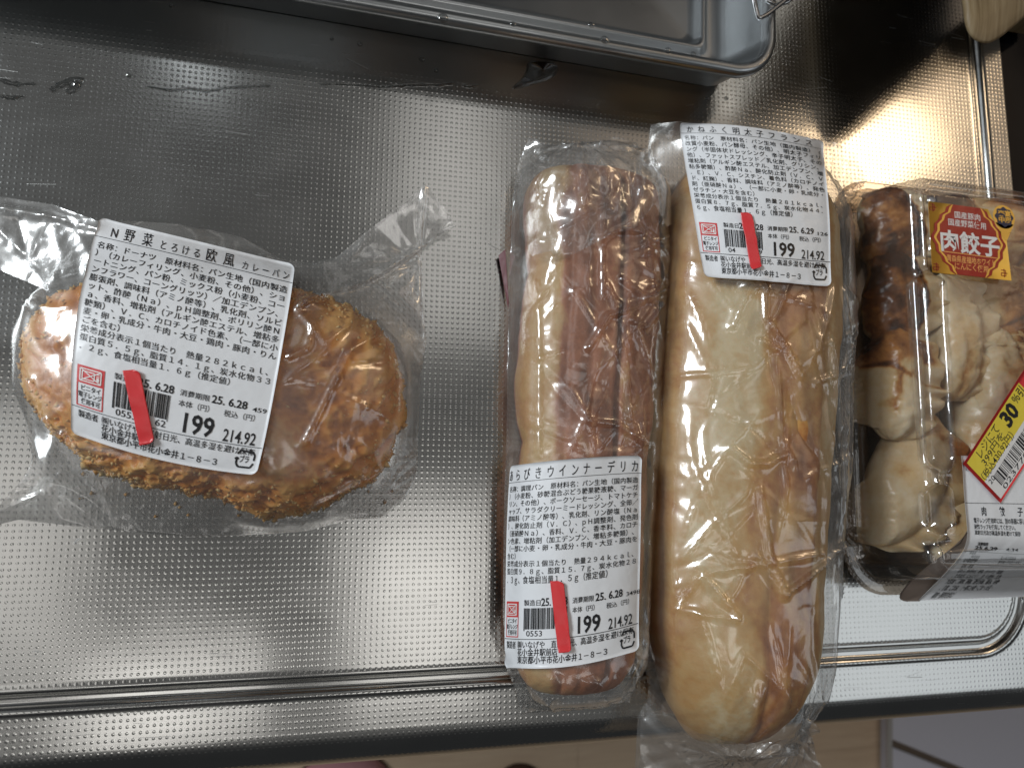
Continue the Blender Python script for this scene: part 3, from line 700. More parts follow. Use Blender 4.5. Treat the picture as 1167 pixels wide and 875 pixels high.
def price_label(bag, root, ctrl, uw, vw, title, rows, d1, d2, tail, code, tape, seed, tsize=1.0, brand=True):
    p = Patch(ctrl, bag.P, uw=uw, vw=vw)
    lab = p.sheet('price_label', M_paper, root, r=.035, asp=ASP)
    ik = Ink(p, ASP); sz = .0352; pitch = .0397; cw = .956/22
    tb = .078
    u = .06 if len(title) < 3 else title[0]
    for ch, size, x in title[1]: ik.text(ch, x, tb, size, 1.0, .004)
    for r_, row in enumerate(rows):
        for c_, ch in enumerate(row):
            if ch != '　': ik.text(ch, .026+c_*cw, .142+r_*pitch, sz, cw/sz*ASP*.97, .006)
    ik.text('製造日', .215, .708, .030, width=.115, bold=.006); ik.text(d1, .335, .712, .050, width=.180, bold=.02)
    ik.text('消費期限', .545, .708, .030, width=.150, bold=.006); ik.text(d2, .705, .712, .050, width=.178, bold=.02); ik.text(tail, .910, .716, .030, width=.022*len(tail)+.005, bold=.006)
    ik.text('本体（円）', .545, .755, .032, width=.155, bold=.004); ik.text('税込（円）', .775, .758, .032, width=.155, bold=.004)
    ik.text('199', .585, .862, .118, width=.155, bold=.022); ik.text('214.92', .790, .868, .078, width=.165, bold=.010)
    ik.text(code[0], .235, .862, .040, width=.027*len(code[0]), bold=.004); ik.text(code[1], .495-.027*len(code[1]), .862, .040, width=.027*len(code[1]), bold=.004)
    ik.text('製造者', .040, .914, .033, width=.105, bold=.012); ik.text('㈱いなげや　直射日光、高温多湿を避け保存', .165, .912, .034, width=.80, bold=.006)
    ik.text('花小金井駅前店', .165, .943, .033, width=.285, bold=.010); ik.text('東京都小平市花小金井１－８－３', .165, .976, .035, width=.62, bold=.012)
    ik.build('printed_text', M_ink, lab)
    ln = [seg((0.003, .090), (.997, .090), .0028, ASP), seg((.006, .876), (.994, .876), .0035, ASP)]
    # recycling mark
    cx_, cy_, w_, h_ = .925, .934, .044, .036
    for a, b in (((-1, -.55), (-.72, -1)), ((-.72, -1), (.5, -1)), ((.72, -.95), (1, -.6)), ((1, -.6), (1, .1)), ((1, .45), (.72, 1)), ((.72, 1), (-.72, 1)), ((-.72, 1), (-1, .6)), ((-1, .6), (-1, -.1)), ((.35, -1.25), (.6, -1)), ((.35, -.75), (.6, -1)), ((-1.2, .1), (-1, -.15)), ((-.8, .1), (-1, -.15))):
        ln.append(seg((cx_+a[0]*w_, cy_+a[1]*h_), (cx_+b[0]*w_, cy_+b[1]*h_), .010, ASP))
    decal(p, 'printed_lines', ln, M_ink, lab, .00013)
    im = Ink(p, ASP); im.text('プラ', .893, .948, .036, .9, .02); im.build('recycling_mark', M_ink, lab)
    rs = np.random.RandomState(seed); x = .215; bars = []
    while x < .505:
        wb = rs.choice([.0035, .0035, .007, .0105]); 
        tall = .836 if (x < .225 or x > .495) else .828
        bars.append(rect(x, .722, x+wb, tall)); x += wb+rs.choice([.0035, .0035, .007])
    decal(p, 'barcode', bars, M_ink, lab, .00013)
    # microwave warning mark: red panel with white lines, black words under it, red frame
    u0, u1, v0, v1, vm = .030, .168, .690, .868, .768
    decal(p, 'warning_mark', [rect(u0, v0, u1, vm), rect(u0, vm, u0+.006, v1), rect(u1-.006, vm, u1, v1), rect(u0, v1-.005, u1, v1)], M_redink, lab, .00012)
    A = lambda x, y: (u0+(u1-u0)*x, v0+(vm-v0)*y); L = []
    bx = [A(.12, .16), A(.88, .16), A(.88, .86), A(.12, .86)]
    for i in range(4): L.append(seg(bx[i], bx[(i+1) % 4], .006, ASP))
    ib = [A(.2, .3), A(.64, .3), A(.64, .74), A(.2, .74)]
    for i in range(4): L.append(seg(ib[i], ib[(i+1) % 4], .005, ASP))
    L += [seg(A(.12, .16), A(.88, .86), .005, ASP), seg(A(.88, .16), A(.12, .86), .005, ASP), seg(A(.72, .32), A(.82, .32), .005, ASP), seg(A(.72, .45), A(.82, .45), .005, ASP), seg(A(.72, .62), A(.82, .62), .02, ASP)]
    decal(p, 'warning_lines', L, M_white, lab, .00022)
    iw = Ink(p, ASP)
    for k, s_ in enumerate(('ビニタイ', '電子レンジ', '使用不可')): iw.text(s_, u0+(.024 if k != 1 else .010), .797+k*.029, .027, width=(.098 if k != 1 else .120), bold=.016)
    iw.build('warning_words', M_ink, lab)
    # strip of red tape stuck over it
    q = np.array(tape, float); n, m = 14, 40; U, V = np.meshgrid(np.linspace(0, 1, n), np.linspace(0, 1, m), indexing='ij')
    pr = .5*np.sqrt(np.clip(1-((np.clip(.10-V, 0, .1))/.10)**2, 0, 1))
    k_ = np.where(V < .06, 1-.35*(1-V/.06)**2*(U), 1); 
    k2 = np.where(V > .95, 1-.30*((V-.95)/.05)**2*(np.abs(U-.5)*2)**2, 1)
    Uq = U*k_*k2+.5*(1-k2)*0
    Q = ((q[0]*(1-Uq[..., None])+q[1]*Uq[..., None])*(1-V[..., None])+(q[3]*(1-Uq[..., None])+q[2]*Uq[..., None])*V[..., None])
    W = bag.P(Q[..., 0], Q[..., 1]); N = np.cross(np.gradient(W, axis=1), np.gradient(W, axis=0)); N /= np.linalg.norm(N, axis=-1, keepdims=True); N = np.where(N[..., 2:3] < 0, -N, N)
    W = W+np.array([0, 0, 1.0])*(.0007+.00025*vnoise(U*1.5, V*5, seed)+.0007*sstep(.93, 1, V)+.0004*sstep(.85, 1, U)*vnoise(V*6, U*0, seed+1)**2)[..., None]
    for _ in range(3):
        W2 = W.copy(); W2[1:-1, 1:-1] = (W[:-2, 1:-1]+W[2:, 1:-1]+W[1:-1, :-2]+W[1:-1, 2:])/4; W = W2
    T = W+N*.00085; B = W+N*.00070; nv = n*m
    F = grid_faces(n, m).tolist(); ring = [j for j in range(m)]+[i*m+m-1 for i in range(1, n)]+[(n-1)*m+j for j in range(m-2, -1, -1)]+[i*m for i in range(n-2, 0, -1)]
    F += [[a, b, b+nv, a+nv] for a, b in zip(ring, ring[1:]+ring[:1])]
    mesh('red_tape', np.concatenate([T.reshape(-1, 3), B.reshape(-1, 3)]), F, M_tape, lab)
    return p
#%%PART3
# ------------------------------------------------------------------ bag 1: curry bread
root1 = empty('plastic_bag', (-.06, .03, 0), 'crinkled clear plastic bag with flared corners around the curry bread on the left', 'plastic bag', 'clear bread bags')
lab1 = [[(116, 250), (223, 276), (337, 304)], [(89, 366), (203, 395), (318, 421)], [(84, 493), (186, 524), (294, 541)]]
fl1 = [([(116, 250), (223, 276), (337, 304), (318, 421), (294, 541), (186, 524), (84, 493), (89, 366)], .033)]
poly1 = [(-60, 214, .004), (0, 224, .003), (60, 233, .004), (112, 252, .008), (150, 252, .009), (200, 255, .008), (240, 262, .005), (275, 270, .004), (325, 296, .004), (352, 300, .004), (384, 293, .004), (420, 262, .006), (455, 236, .008), (484, 209, .010), (506, 236, .008), (519, 258, .006), (498, 270, .003), (480, 285, .002), (482, 340, .0015), (486, 390, .001), (480, 430, .001), (476, 500, .001), (476, 540, .003), (462, 568, .003), (436, 590, .003), (400, 592, .001), (345, 606, .001), (270, 610, .001), (215, 612, .001), (130, 604, .001), (70, 598, .001), (20, 592, .001), (-60, 612, .001), (-60, 600, .004), (0, 574, .006), (30, 540, .006), (38, 520, .004), (32, 500, .002), (30, 440, .002), (34, 380, .004), (44, 352, .008), (60, 335, .008), (40, 325, .006), (0, 308, .003), (-60, 292, .002)]
def tent1(x, y):  # the film under the label is held up by the stiff paper
    return curry_top(CC[0]+(x-CC[0])*.965, CC[1]+(y-CC[1])*.945)
R1 = [([(340, 352, .034), (400, 322, .024), (460, 285, .014), (517, 258, .008)], .0007, .0034), ([(484, 210, .010), (480, 250, .010), (477, 300, .006)], .0006, .0020),
      ([(477, 300, .004), (480, 350, .003), (482, 380, .002)], .0006, .0022), ([(55, 440, .020), (75, 480, .016), (105, 520, .008), (140, 555, .003)], .0007, .0022),
      ([(100, 585, .002), (140, 566, .002), (142, 540, .003), (110, 500, .008)], .0006, .0020), ([(0, 236, .006), (60, 246, .008), (115, 262, .010)], .0011, .0028), ([(0, 262, .004), (40, 300, .005), (70, 330, .008)], .0012, .0014),
      ([(360, 370, .035), (350, 400, .035), (330, 410, .035)], .0006, .0016), ([(345, 360, .035), (372, 392, .036), (395, 372, .035)], .0006, .0018), ([(352, 505, .03), (400, 400, .034), (440, 380, .025)], .0009, .0014),
      ([(345, 600, .001), (370, 570, .004), (430, 540, .004)], .0006, .0018), ([(0, 585, .003), (60, 560, .003), (100, 530, .005)], .0007, .0018), ([(66, 262, .006), (75, 300, .008), (90, 330, .010)], .0012, .0020), ([(230, 265, .004), (290, 275, .006), (340, 305, .008)], .0008, .0012)]
bag1 = Bag(poly1, tent1, slack=.0034, seed=3, amp=.0012, cell=.019, flats=fl1, ridges=R1, gathers=[(60, 560, .004, .016, 11, .0018), (440, 560, .004, .018, 13, .0020), (45, 345, .012, .014, 11, .0018), (478, 300, .005, .016, 9, .0016)], tight=.6, nrand=70, raim=.5)
bag1.build(root1, M_film, 11, .0008)
rows1 = ['名称：ドーナツ　原材料名：パン生地（国内製造', '）（カレーフィリング、小麦粉、その他）、ショ', 'ートニング、パン粉、ミックス粉（小麦粉、コー', 'ンフラワー、コーングリッツ）／加工デンプン、', '膨張剤、調味料（アミノ酸等）、乳化剤、ソルビ', 'ット、酢酸（Ｎａ）、ｐＨ調整剤、ポリリン酸Ｎ', 'ａ、香料、増粘剤（アルギン酸エステル、増粘多', '糖類）、Ｖ．Ｃ、カロチノイド色素、（一部に小', '麦・卵・乳成分・牛肉・大豆・鶏肉・豚肉・りん', 'ごを含む）', '栄養成分表示１個当たり　熱量２８２ｋｃａｌ、', '蛋白質５．５ｇ、脂質１４．１ｇ、炭水化物３３', '．２ｇ、食塩相当量１．６ｇ（推定値）']
def title(seq):  # (character, size, x)
    return (0, seq)
T1 = title([('N', .062, .075)]+[(c, .068, .145+.095*i) for i, c in enumerate('野菜')]+[(c, .050, .330+.057*i) for i, c in enumerate('とろける')]+[(c, .068, .565+.088*i) for i, c in enumerate('欧風')]+[(c, .044, .745+.050*i) for i, c in enumerate('カレーパン')])
price_label(bag1, root1, lab1, None, None, T1, rows1, '25. 6.28', '25. 6.28', '459', ('0553', '62'), [(142, 423), (161, 421.5), (179, 504), (162, 507)], 5)
# ------------------------------------------------------------------ bag 2: sausage bread
root2 = empty('plastic_bag', (.07, .03, 0), 'tight clear plastic bag around the slim brown sausage bread in the middle, top folded over', 'plastic bag', 'clear bread bags')
lab2 = [[(581, 531), (655, 522.5), (729.5, 519)], [(577, 643), (652, 640), (728, 630)], [(575, 759), (650, 758), (725.5, 739)]]
poly2 = [(584, 230, .006), (590, 190, .012), (602, 158, .016), (622, 166, .016), (660, 164, .018), (700, 160, .020), (738, 172, .018), (752, 200, .014), (757, 250, .008), (757, 310, .006), (750, 330, .006), (748, 400, .006), (746, 480, .006), (740, 560, .006), (734, 650, .005), (727, 720, .005), (722, 765, .006), (718, 800, .006), (690, 800, .004), (640, 806, .003), (594, 813, .003), (588, 785, .006), (578, 765, .009), (573, 700, .011), (574, 600, .011), (577, 500, .011), (578, 420, .010), (580, 330, .009)]
fl2 = [([(581, 531), (655, 522.5), (729.5, 519), (726, 740), (650, 758), (575, 759)], .030)]
R2 = [([(600, 165, .022), (650, 166, .026), (690, 168, .026), (735, 180, .020)], .0009, .0030), ([(640, 200, .030), (622, 240, .030), (632, 290, .034)], .0007, .0024), ([(683, 165, .028), (664, 215, .034), (658, 245, .034)], .0008, .0030), ([(684, 170, .028), (685, 230, .036), (683, 275, .036), (684, 340, .036)], .0005, .0018),
      ([(683, 277, .036), (700, 266, .036), (723, 268, .034)], .0007, .0028), ([(640, 260, .036), (655, 250, .036), (672, 242, .036)], .0006, .0020), ([(740, 170, .018), (752, 230, .012), (768, 258, .010)], .0006, .0020), ([(720, 190, .028), (717, 250, .030), (700, 262, .034)], .0007, .0024),
      ([(668, 398, .036), (690, 362, .036), (705, 358, .036), (742, 340, .020)], .0006, .0030), ([(705, 320, .036), (725, 345, .030), (738, 355, .022)], .0006, .0028), ([(712, 368, .034), (728, 378, .030), (742, 352, .020)], .0006, .0026), ([(668, 480, .036), (700, 485, .034), (726, 508, .026)], .0005, .0024), ([(604, 330, .020), (606, 420, .022), (605, 520, .022)], .0004, .0016), ([(610, 240, .026), (598, 200, .020), (610, 170, .020)], .0007, .0020),
      ([(630, 180, .030), (600, 225, .020), (592, 260, .012)], .0007, .0022), ([(706, 400, .034), (712, 450, .034), (716, 505, .032)], .0005, .0016), ([(594, 812, .003), (630, 795, .006), (690, 780, .008), (720, 770, .008)], .0007, .0024), ([(600, 770, .010), (625, 800, .004)], .0006, .0018), ([(700, 760, .014), (712, 800, .006)], .0006, .0020), ([(612, 410, .03), (640, 400, .036)], .0005, .0010)]
bag2 = Bag(poly2, lambda x, y: LA.H(x, y, .0022), slack=.0018, seed=21, amp=.0015, cell=.015, flats=fl2, ridges=R2, gathers=[(660, 165, .026, .020, 17, .0022), (735, 175, .018, .016, 11, .0022), (596, 812, .003, .015, 9, .0018), (745, 335, .02, .012, 9, .0016)], tight=.8, step=.0007, nrand=105, ramp_=.0011)
bag2.build(root2, M_film2, 31, .0009)
# the folded-over flap at its top: a second sheet lying on the first
def flap(name, px, bag, par, seed, amp, mat, lift=.0018, cell=.008, gath=()):
    P0 = np.array([bag.P(np.array(float(x)), np.array(float(y))) for x, y in px]); x0, y0 = P0[:, :2].min(0)-.002; x1, y1 = P0[:, :2].max(0)+.002; st = .0006
    X, Y = np.meshgrid(np.arange(x0, x1, st), np.arange(y0, y1, st), indexing='ij'); ins = inside(P0, X, Y); dist, bx, by, bz = near_edge(P0, X, Y)
    Z = bag.Zs
    fx = np.clip((X-bag.x0)/bag.step, 0, bag.nx-1.001); fy = np.clip((Y-bag.y0)/bag.step, 0, bag.ny-1.001); i, j = fx.astype(int), fy.astype(int); zb = np.maximum(Z[i, j], bag.Z[i, j])
    for _ in range(25): zb = .25*(np.roll(zb, 1, 0)+np.roll(zb, -1, 0)+np.roll(zb, 1, 1)+np.roll(zb, -1, 1))
    k = amp*crumple(X, Y, seed, cell)
    for (gx, gy, gz, rad, nsp, am) in gath:
        g = at(gx, gy, gz); r = np.hypot(X-g[0], Y-g[1]); th = np.arctan2(Y-g[1], X-g[0]); k = k+am*np.exp(-r/rad)*np.clip(r/.002, 0, 1)*(tri(th/(2*math.pi)*nsp+.3*vnoise(r*160, th*2+9, seed))-.4)
    Zf = zb+lift+k; Xo = np.where(ins, X, bx); Yo = np.where(ins, Y, by)
    n, m = X.shape; F = grid_faces(n, m); kk = (ins | (dist < st*1.01)).ravel(); ii = ins.ravel(); F = F[kk[F].all(1) & ii[F].any(1)]; u = np.unique(F); idx = np.full(n*m, -1); idx[u] = np.arange(len(u))
    return mesh(name, np.stack([Xo, Yo, Zf], -1).reshape(-1, 3)[u], idx[F], mat, par)
flap('folded_flap', [(600, 160), (650, 168), (700, 163), (738, 172), (756, 205), (768, 258), (756, 262), (742, 236), (722, 262), (700, 264), (684, 276), (660, 288), (634, 300), (628, 288), (606, 292), (592, 262), (586, 225)], bag2, root2, 77, .0010, M_film2, .0026, .007, [(655, 165, .026, .02, 15, .0020), (735, 175, .018, .02, 13, .0022)])
mesh('dark_red_strip', [at(568, 291, .003), at(576, 284, .0045), at(580, 345, .0045), at(579, 352, .003), at(568, 291, .0025), at(576, 284, .004), at(580, 345, .004), at(579, 352, .0025)], [[3, 2, 1, 0], [4, 5, 6, 7], [0, 1, 5, 4], [1, 2, 6, 5], [2, 3, 7, 6], [3, 0, 4, 7]], M_darkred, root2, False)  # thin dark red strip along the left edge of the bag
rows2 = ['名称：調理パン　原材料名：パン生地（国内製造', '）（小麦粉、砂糖混合ぶどう糖果糖液糖、マーガ', 'リン、その他）、ポークソーセージ、トマトケチ', 'ャップ、サラダクリーミードレッシング、全卵／', '調味料（アミノ酸等）、乳化剤、リン酸塩（Ｎａ', '）、酸化防止剤（Ｖ．Ｃ）、ｐＨ調整剤、発色剤', '（亜硝酸Ｎａ）、香料、Ｖ．Ｃ、香辛料、カロチ', 'ン色素、増粘剤（加工デンプン、増粘多糖類）、', '（一部に小麦・卵・乳成分・牛肉・大豆・豚肉を', '含む）', '栄養成分表示１個当たり　熱量２９４ｋｃａｌ、', '蛋白質９．８ｇ、脂質１５．７ｇ、炭水化物２８', '．３ｇ、食塩相当量１．５ｇ（推定値）']
T2 = title([(c, .066, .010+.0835*i) for i, c in enumerate('あらびきウインナーデリカ')])
UW2 = ([0, .04, .125, .21, .29, .375, .46, .54, .625, .71, .79, .875, .96, 1], [0, .018, .072, .138, .222, .318, .407, .50, .588, .68, .775, .868, .955, 1])
VW2 = ([0, .09, .125, .6, .685, .875, .965, 1], [0, .088, .118, .565, .675, .858, .962, 1])
price_label(bag2, root2, lab2, UW2, VW2, T2, rows2, '25. 6.28', '25. 6.28', '3498', ('0553', '98'), [(627, 661), (641.5, 660.5), (650, 740), (635.5, 741.5)], 9)
# ------------------------------------------------------------------ bag 3: baguette
root3 = empty('plastic_bag', (.12, .03, 0), 'clear plastic bag around the big pale baguette, its twisted tail hanging past the counter edge', 'plastic bag', 'clear bread bags')
poly3 = [(738, 170, .012), (742, 142, .016), (775, 138, .030), (850, 145, .032), (910, 152, .028), (948, 160, .022), (978, 176, .018), (988, 206, .014), (976, 222, .010), (962, 250, .012), (958, 290, .010), (950, 322, .010), (948, 400, .010), (946, 480, .010), (940, 560, .009), (934, 640, .008), (926, 720, .008), (919, 780, .009), (922, 830, .010), (936, 885, .008), (930, 960, .006), (720, 960, .006), (724, 870, .010), (727, 815, .012), (740, 790, .014), (735, 760, .016), (726, 700, .016), (728, 600, .016), (734, 500, .016), (740, 400, .016), (745, 300, .016), (744, 230, .014)]
lab3 = [[(772, 142.5), (850, 147), (934, 163)], [(787, 231), (864, 236), (943, 243)], [(800, 317), (868, 321), (943, 328)]]
fl3 = [([(772, 142), (850, 147), (934, 163), (943, 243), (943, 328), (868, 321), (800, 317), (787, 231)], .036)]
R3 = [([(750, 150, .020), (762, 175, .024), (775, 195, .028)], .0008, .0026), ([(700, 640, .02), (700, 641, .02)], .0005, .0),
      ([(848, 330, .046), (834, 372, .046)], .0008, .0028), ([(866, 328, .046), (866, 365, .046), (885, 400, .044), (897, 432, .042)], .0007, .0026), ([(862, 390, .046), (878, 402, .044)], .0006, .0022), ([(832, 512, .046), (848, 528, .046), (868, 528, .046), (884, 518, .044)], .0007, .0030),
      ([(778, 697, .044), (803, 655, .046), (818, 675, .046), (832, 700, .044)], .0007, .0030), ([(778, 697, .044), (832, 702, .044)], .0007, .0026), ([(860, 560, .046), (868, 630, .046), (880, 674, .042)], .0007, .0026), ([(856, 632, .046), (879, 675, .044), (915, 612, .024)], .0006, .0026), ([(915, 612, .020), (860, 640, .044), (800, 652, .046)], .0006, .0016),
      ([(784, 640, .044), (812, 600, .046), (845, 560, .046)], .0006, .0012), ([(797, 835, .020), (830, 838, .024), (895, 836, .022)], .0012, .0040), ([(792, 832, .020), (802, 760, .036), (798, 700, .044)], .0006, .0016), ([(790, 800, .03), (840, 740, .044), (900, 815, .03)], .0006, .0014),
      ([(915, 300, .026), (925, 420, .022), (916, 540, .022), (908, 640, .022), (905, 780, .02)], .0007, .0018), ([(770, 330, .034), (764, 450, .034), (760, 600, .034), (766, 720, .034)], .0006, .0014), ([(740, 830, .010), (770, 860, .010), (800, 870, .010)], .0007, .0030), ([(752, 815, .012), (765, 850, .010), (785, 875, .010)], .0006, .0028), ([(900, 838, .014), (885, 875, .010)], .0006, .0030), ([(840, 842, .02), (835, 875, .012)], .0006, .0030), ([(985, 200, .014), (950, 175, .022), (940, 200, .020)], .0007, .0020), ([(975, 220, .012), (955, 230, .014), (950, 300, .012)], .0007, .0020), ([(905, 440, .036), (926, 430, .024)], .0005, .0018)]
bag3 = Bag(poly3, lambda x, y: LB.H(x, y, .0024), slack=.0031, seed=44, amp=.0017, cell=.021, flats=fl3, ridges=R3, gathers=[(745, 150, .020, .018, 15, .0022), (792, 835, .016, .020, 15, .0026), (905, 838, .014, .022, 15, .0026), (985, 215, .012, .016, 13, .0020)], tight=.8, step=.0008, nrand=120, ramp_=.0013)
bag3.build(root3, M_film2, 51, .0012)
flap('crimped_tail', [(727, 815), (760, 812), (790, 830), (840, 842), (896, 838), (915, 812), (921, 840), (934, 885), (930, 930), (722, 930)], bag3, root3, 97, .0022, M_film2, .003, .009, [(800, 835, .016, .03, 17, .0028), (900, 835, .014, .03, 17, .0028)])
rows3 = ['名称：パン　原材料名：パン生地（国内製造）（', '改質小麦粉、パン酵母、その他）、明太子フィリ', 'ング（半固体状ドレッシング、辛子明太子、その', '他）、ファットスプレッド／乳化剤、グリシン、', '増粘剤（アルギン酸エステル、加工デンプン、増', '粘多糖類）、酢酸Ｎａ、酸化防止剤（Ｖ．Ｃ、Ｖ', '．Ｅ）、Ｖ．Ｃ、シスチン、着色料（カロチノイ', 'ド、紅麹）、香料、調味料（アミノ酸等）、発色', '剤（亜硝酸Ｎａ）、（一部に小麦・卵・乳成分・', 'ゼラチン・大豆を含む）', '栄養成分表示１個当たり　熱量２８１ｋｃａｌ、', '蛋白質８．７ｇ、脂質７．５ｇ、炭水化物４４．', '６ｇ、食塩相当量１．６ｇ（推定値）']
T3 = title([(c, .066, .050+.083*i) for i, c in enumerate('かねふく明太子フランス')])
VW3 = ([0, .09, .125, .60, .685, .875, .96, 1], [0, .060, .085, .53, .63, .835, .945, 1])
price_label(bag3, root3, lab3, None, VW3, T3, rows3, '25. 6.28', '25. 6.29', '126', ('04', '2919'), [(842, 244.6), (854.6, 244.4), (865.5, 306.5), (854, 309.5)], 13)
# ------------------------------------------------------------------ dumpling pack
ZL, ZF = .042, .012
_a, _b = at(949, 200, ZF)[:2], at(966, 679, ZF)[:2]
GV = (_b-_a)/np.linalg.norm(_b-_a); GU = np.array([-GV[1], GV[0]]); GL = float(np.linalg.norm(_b-_a)); GW = .150
if GU[0] < 0: GU = -GU
def loc(x, y): p = np.stack([x-_a[0], y-_a[1]], -1); return p@GU, p@GV
def rr_d(x, y, r):      # inward distance from the flange edge of a rounded rectangle
    s_, t_ = loc(x, y); qx = np.abs(s_-GW/2)-(GW/2-r); qy = np.abs(t_-GL/2)-(GL/2-r)
    return -(np.hypot(np.maximum(qx, 0), np.maximum(qy, 0))+np.minimum(np.maximum(qx, qy), 0)-r)
def slot(x, y, p, q, z, hw):
    a, b = at(*p, z), at(*q, z); d = b-a; L = d[0]**2+d[1]**2; t_ = np.clip(((x-a[0])*d[0]+(y-a[1])*d[1])/L, 0, 1); return np.hypot(x-a[0]-t_*d[0], y-a[1]-t_*d[1])-hw
def lid_z(x, y, full=True):
    d = rr_d(x, y, .018)
    z = .0100+.002*sstep(0, .0006, d)
    z = z+.0015*np.exp(-((d-.0055)/.0006)**2)
    wall = np.clip((d-.0062)/.0055, 0, 1); z = z+(.0285)*wall**.75
    z = z+.0015*sstep(.0125, .0145, d)+.0006*np.exp(-((d-.0090)/.0005)**2)+.0008*np.exp(-((d-.0148)/.0006)**2)
    if full:
        z = z-.0016*np.exp(-((d-.0165)/.0009)**2)
        for p, q, hw, dep in (((1061, 322), (1073, 520), .0042, .0075), ((1072, 566), (1074, 596), .0038, .0060)):
            s_ = slot(x, y, p, q, ZL, hw); z = z-dep*(1-sstep(-.0012, .0006, s_))+.0007*np.exp(-((s_-.0012)/.0007)**2)
        s_ = slot(x, y, (1062, 225), (1063, 285), ZL, .0012); z = z+.0012*(1-sstep(-.0008, .0008, s_))
        s_ = np.abs(slot(x, y, (985, 626), (1150, 612), ZL, 0)); z = z-.0022*(1-sstep(.0004, .0035, s_))
        z = z+.00035*crumple(x, y, 88, .02)*sstep(.014, .02, d)
    return z
pk = empty('dumpling_pack', (float(_a[0]), float(_a[1]), 0), 'clear plastic clamshell pack with red square seal and yellow discount sticker on the right', 'food pack')
def lid():
    st = .0007; g = np.meshgrid(np.arange(0, GW+st, st), np.arange(0, GL+st, st), indexing='ij'); S, T = g
    X = _a[0]+GU[0]*S+GV[0]*T; Y = _a[1]+GU[1]*S+GV[1]*T; d = rr_d(X, Y, .018)
    # pull the outermost points onto the outline
    e = 1e-4; gx = (rr_d(X+e, Y, .018)-d)/e; gy = (rr_d(X, Y+e, .018)-d)/e
    ins = d > 0; X2 = np.where(ins, X, X-gx*d); Y2 = np.where(ins, Y, Y-gy*d); Z = lid_z(X2, Y2)
    F = grid_faces(*X.shape); k = (d > -st*1.2).ravel(); F = F[k[F].all(1) & ins.ravel()[F].any(1)]; u = np.unique(F); idx = np.full(X.size, -1); idx[u] = np.arange(len(u))
    mesh('lid', np.stack([X2, Y2, Z], -1).reshape(-1, 3)[u], idx[F], M_lid, pk)
    Zb = .0108-.0092*sstep(.006, .011, d)+.0004*np.sin(S*2000)*np.sin(T*2000)*(d < .0052); Zb = np.where(d < .0115, Zb, .0016)
    mesh('base', np.stack([X2, Y2, Zb], -1).reshape(-1, 3)[u], idx[F], M_base, pk)
M_base = mat_film('tinted_base', .35, (.50, .42, .34), .09, .08, (.25, .19, .13))  # brown tint puts the shade between the dumplings into the clear base
lid()
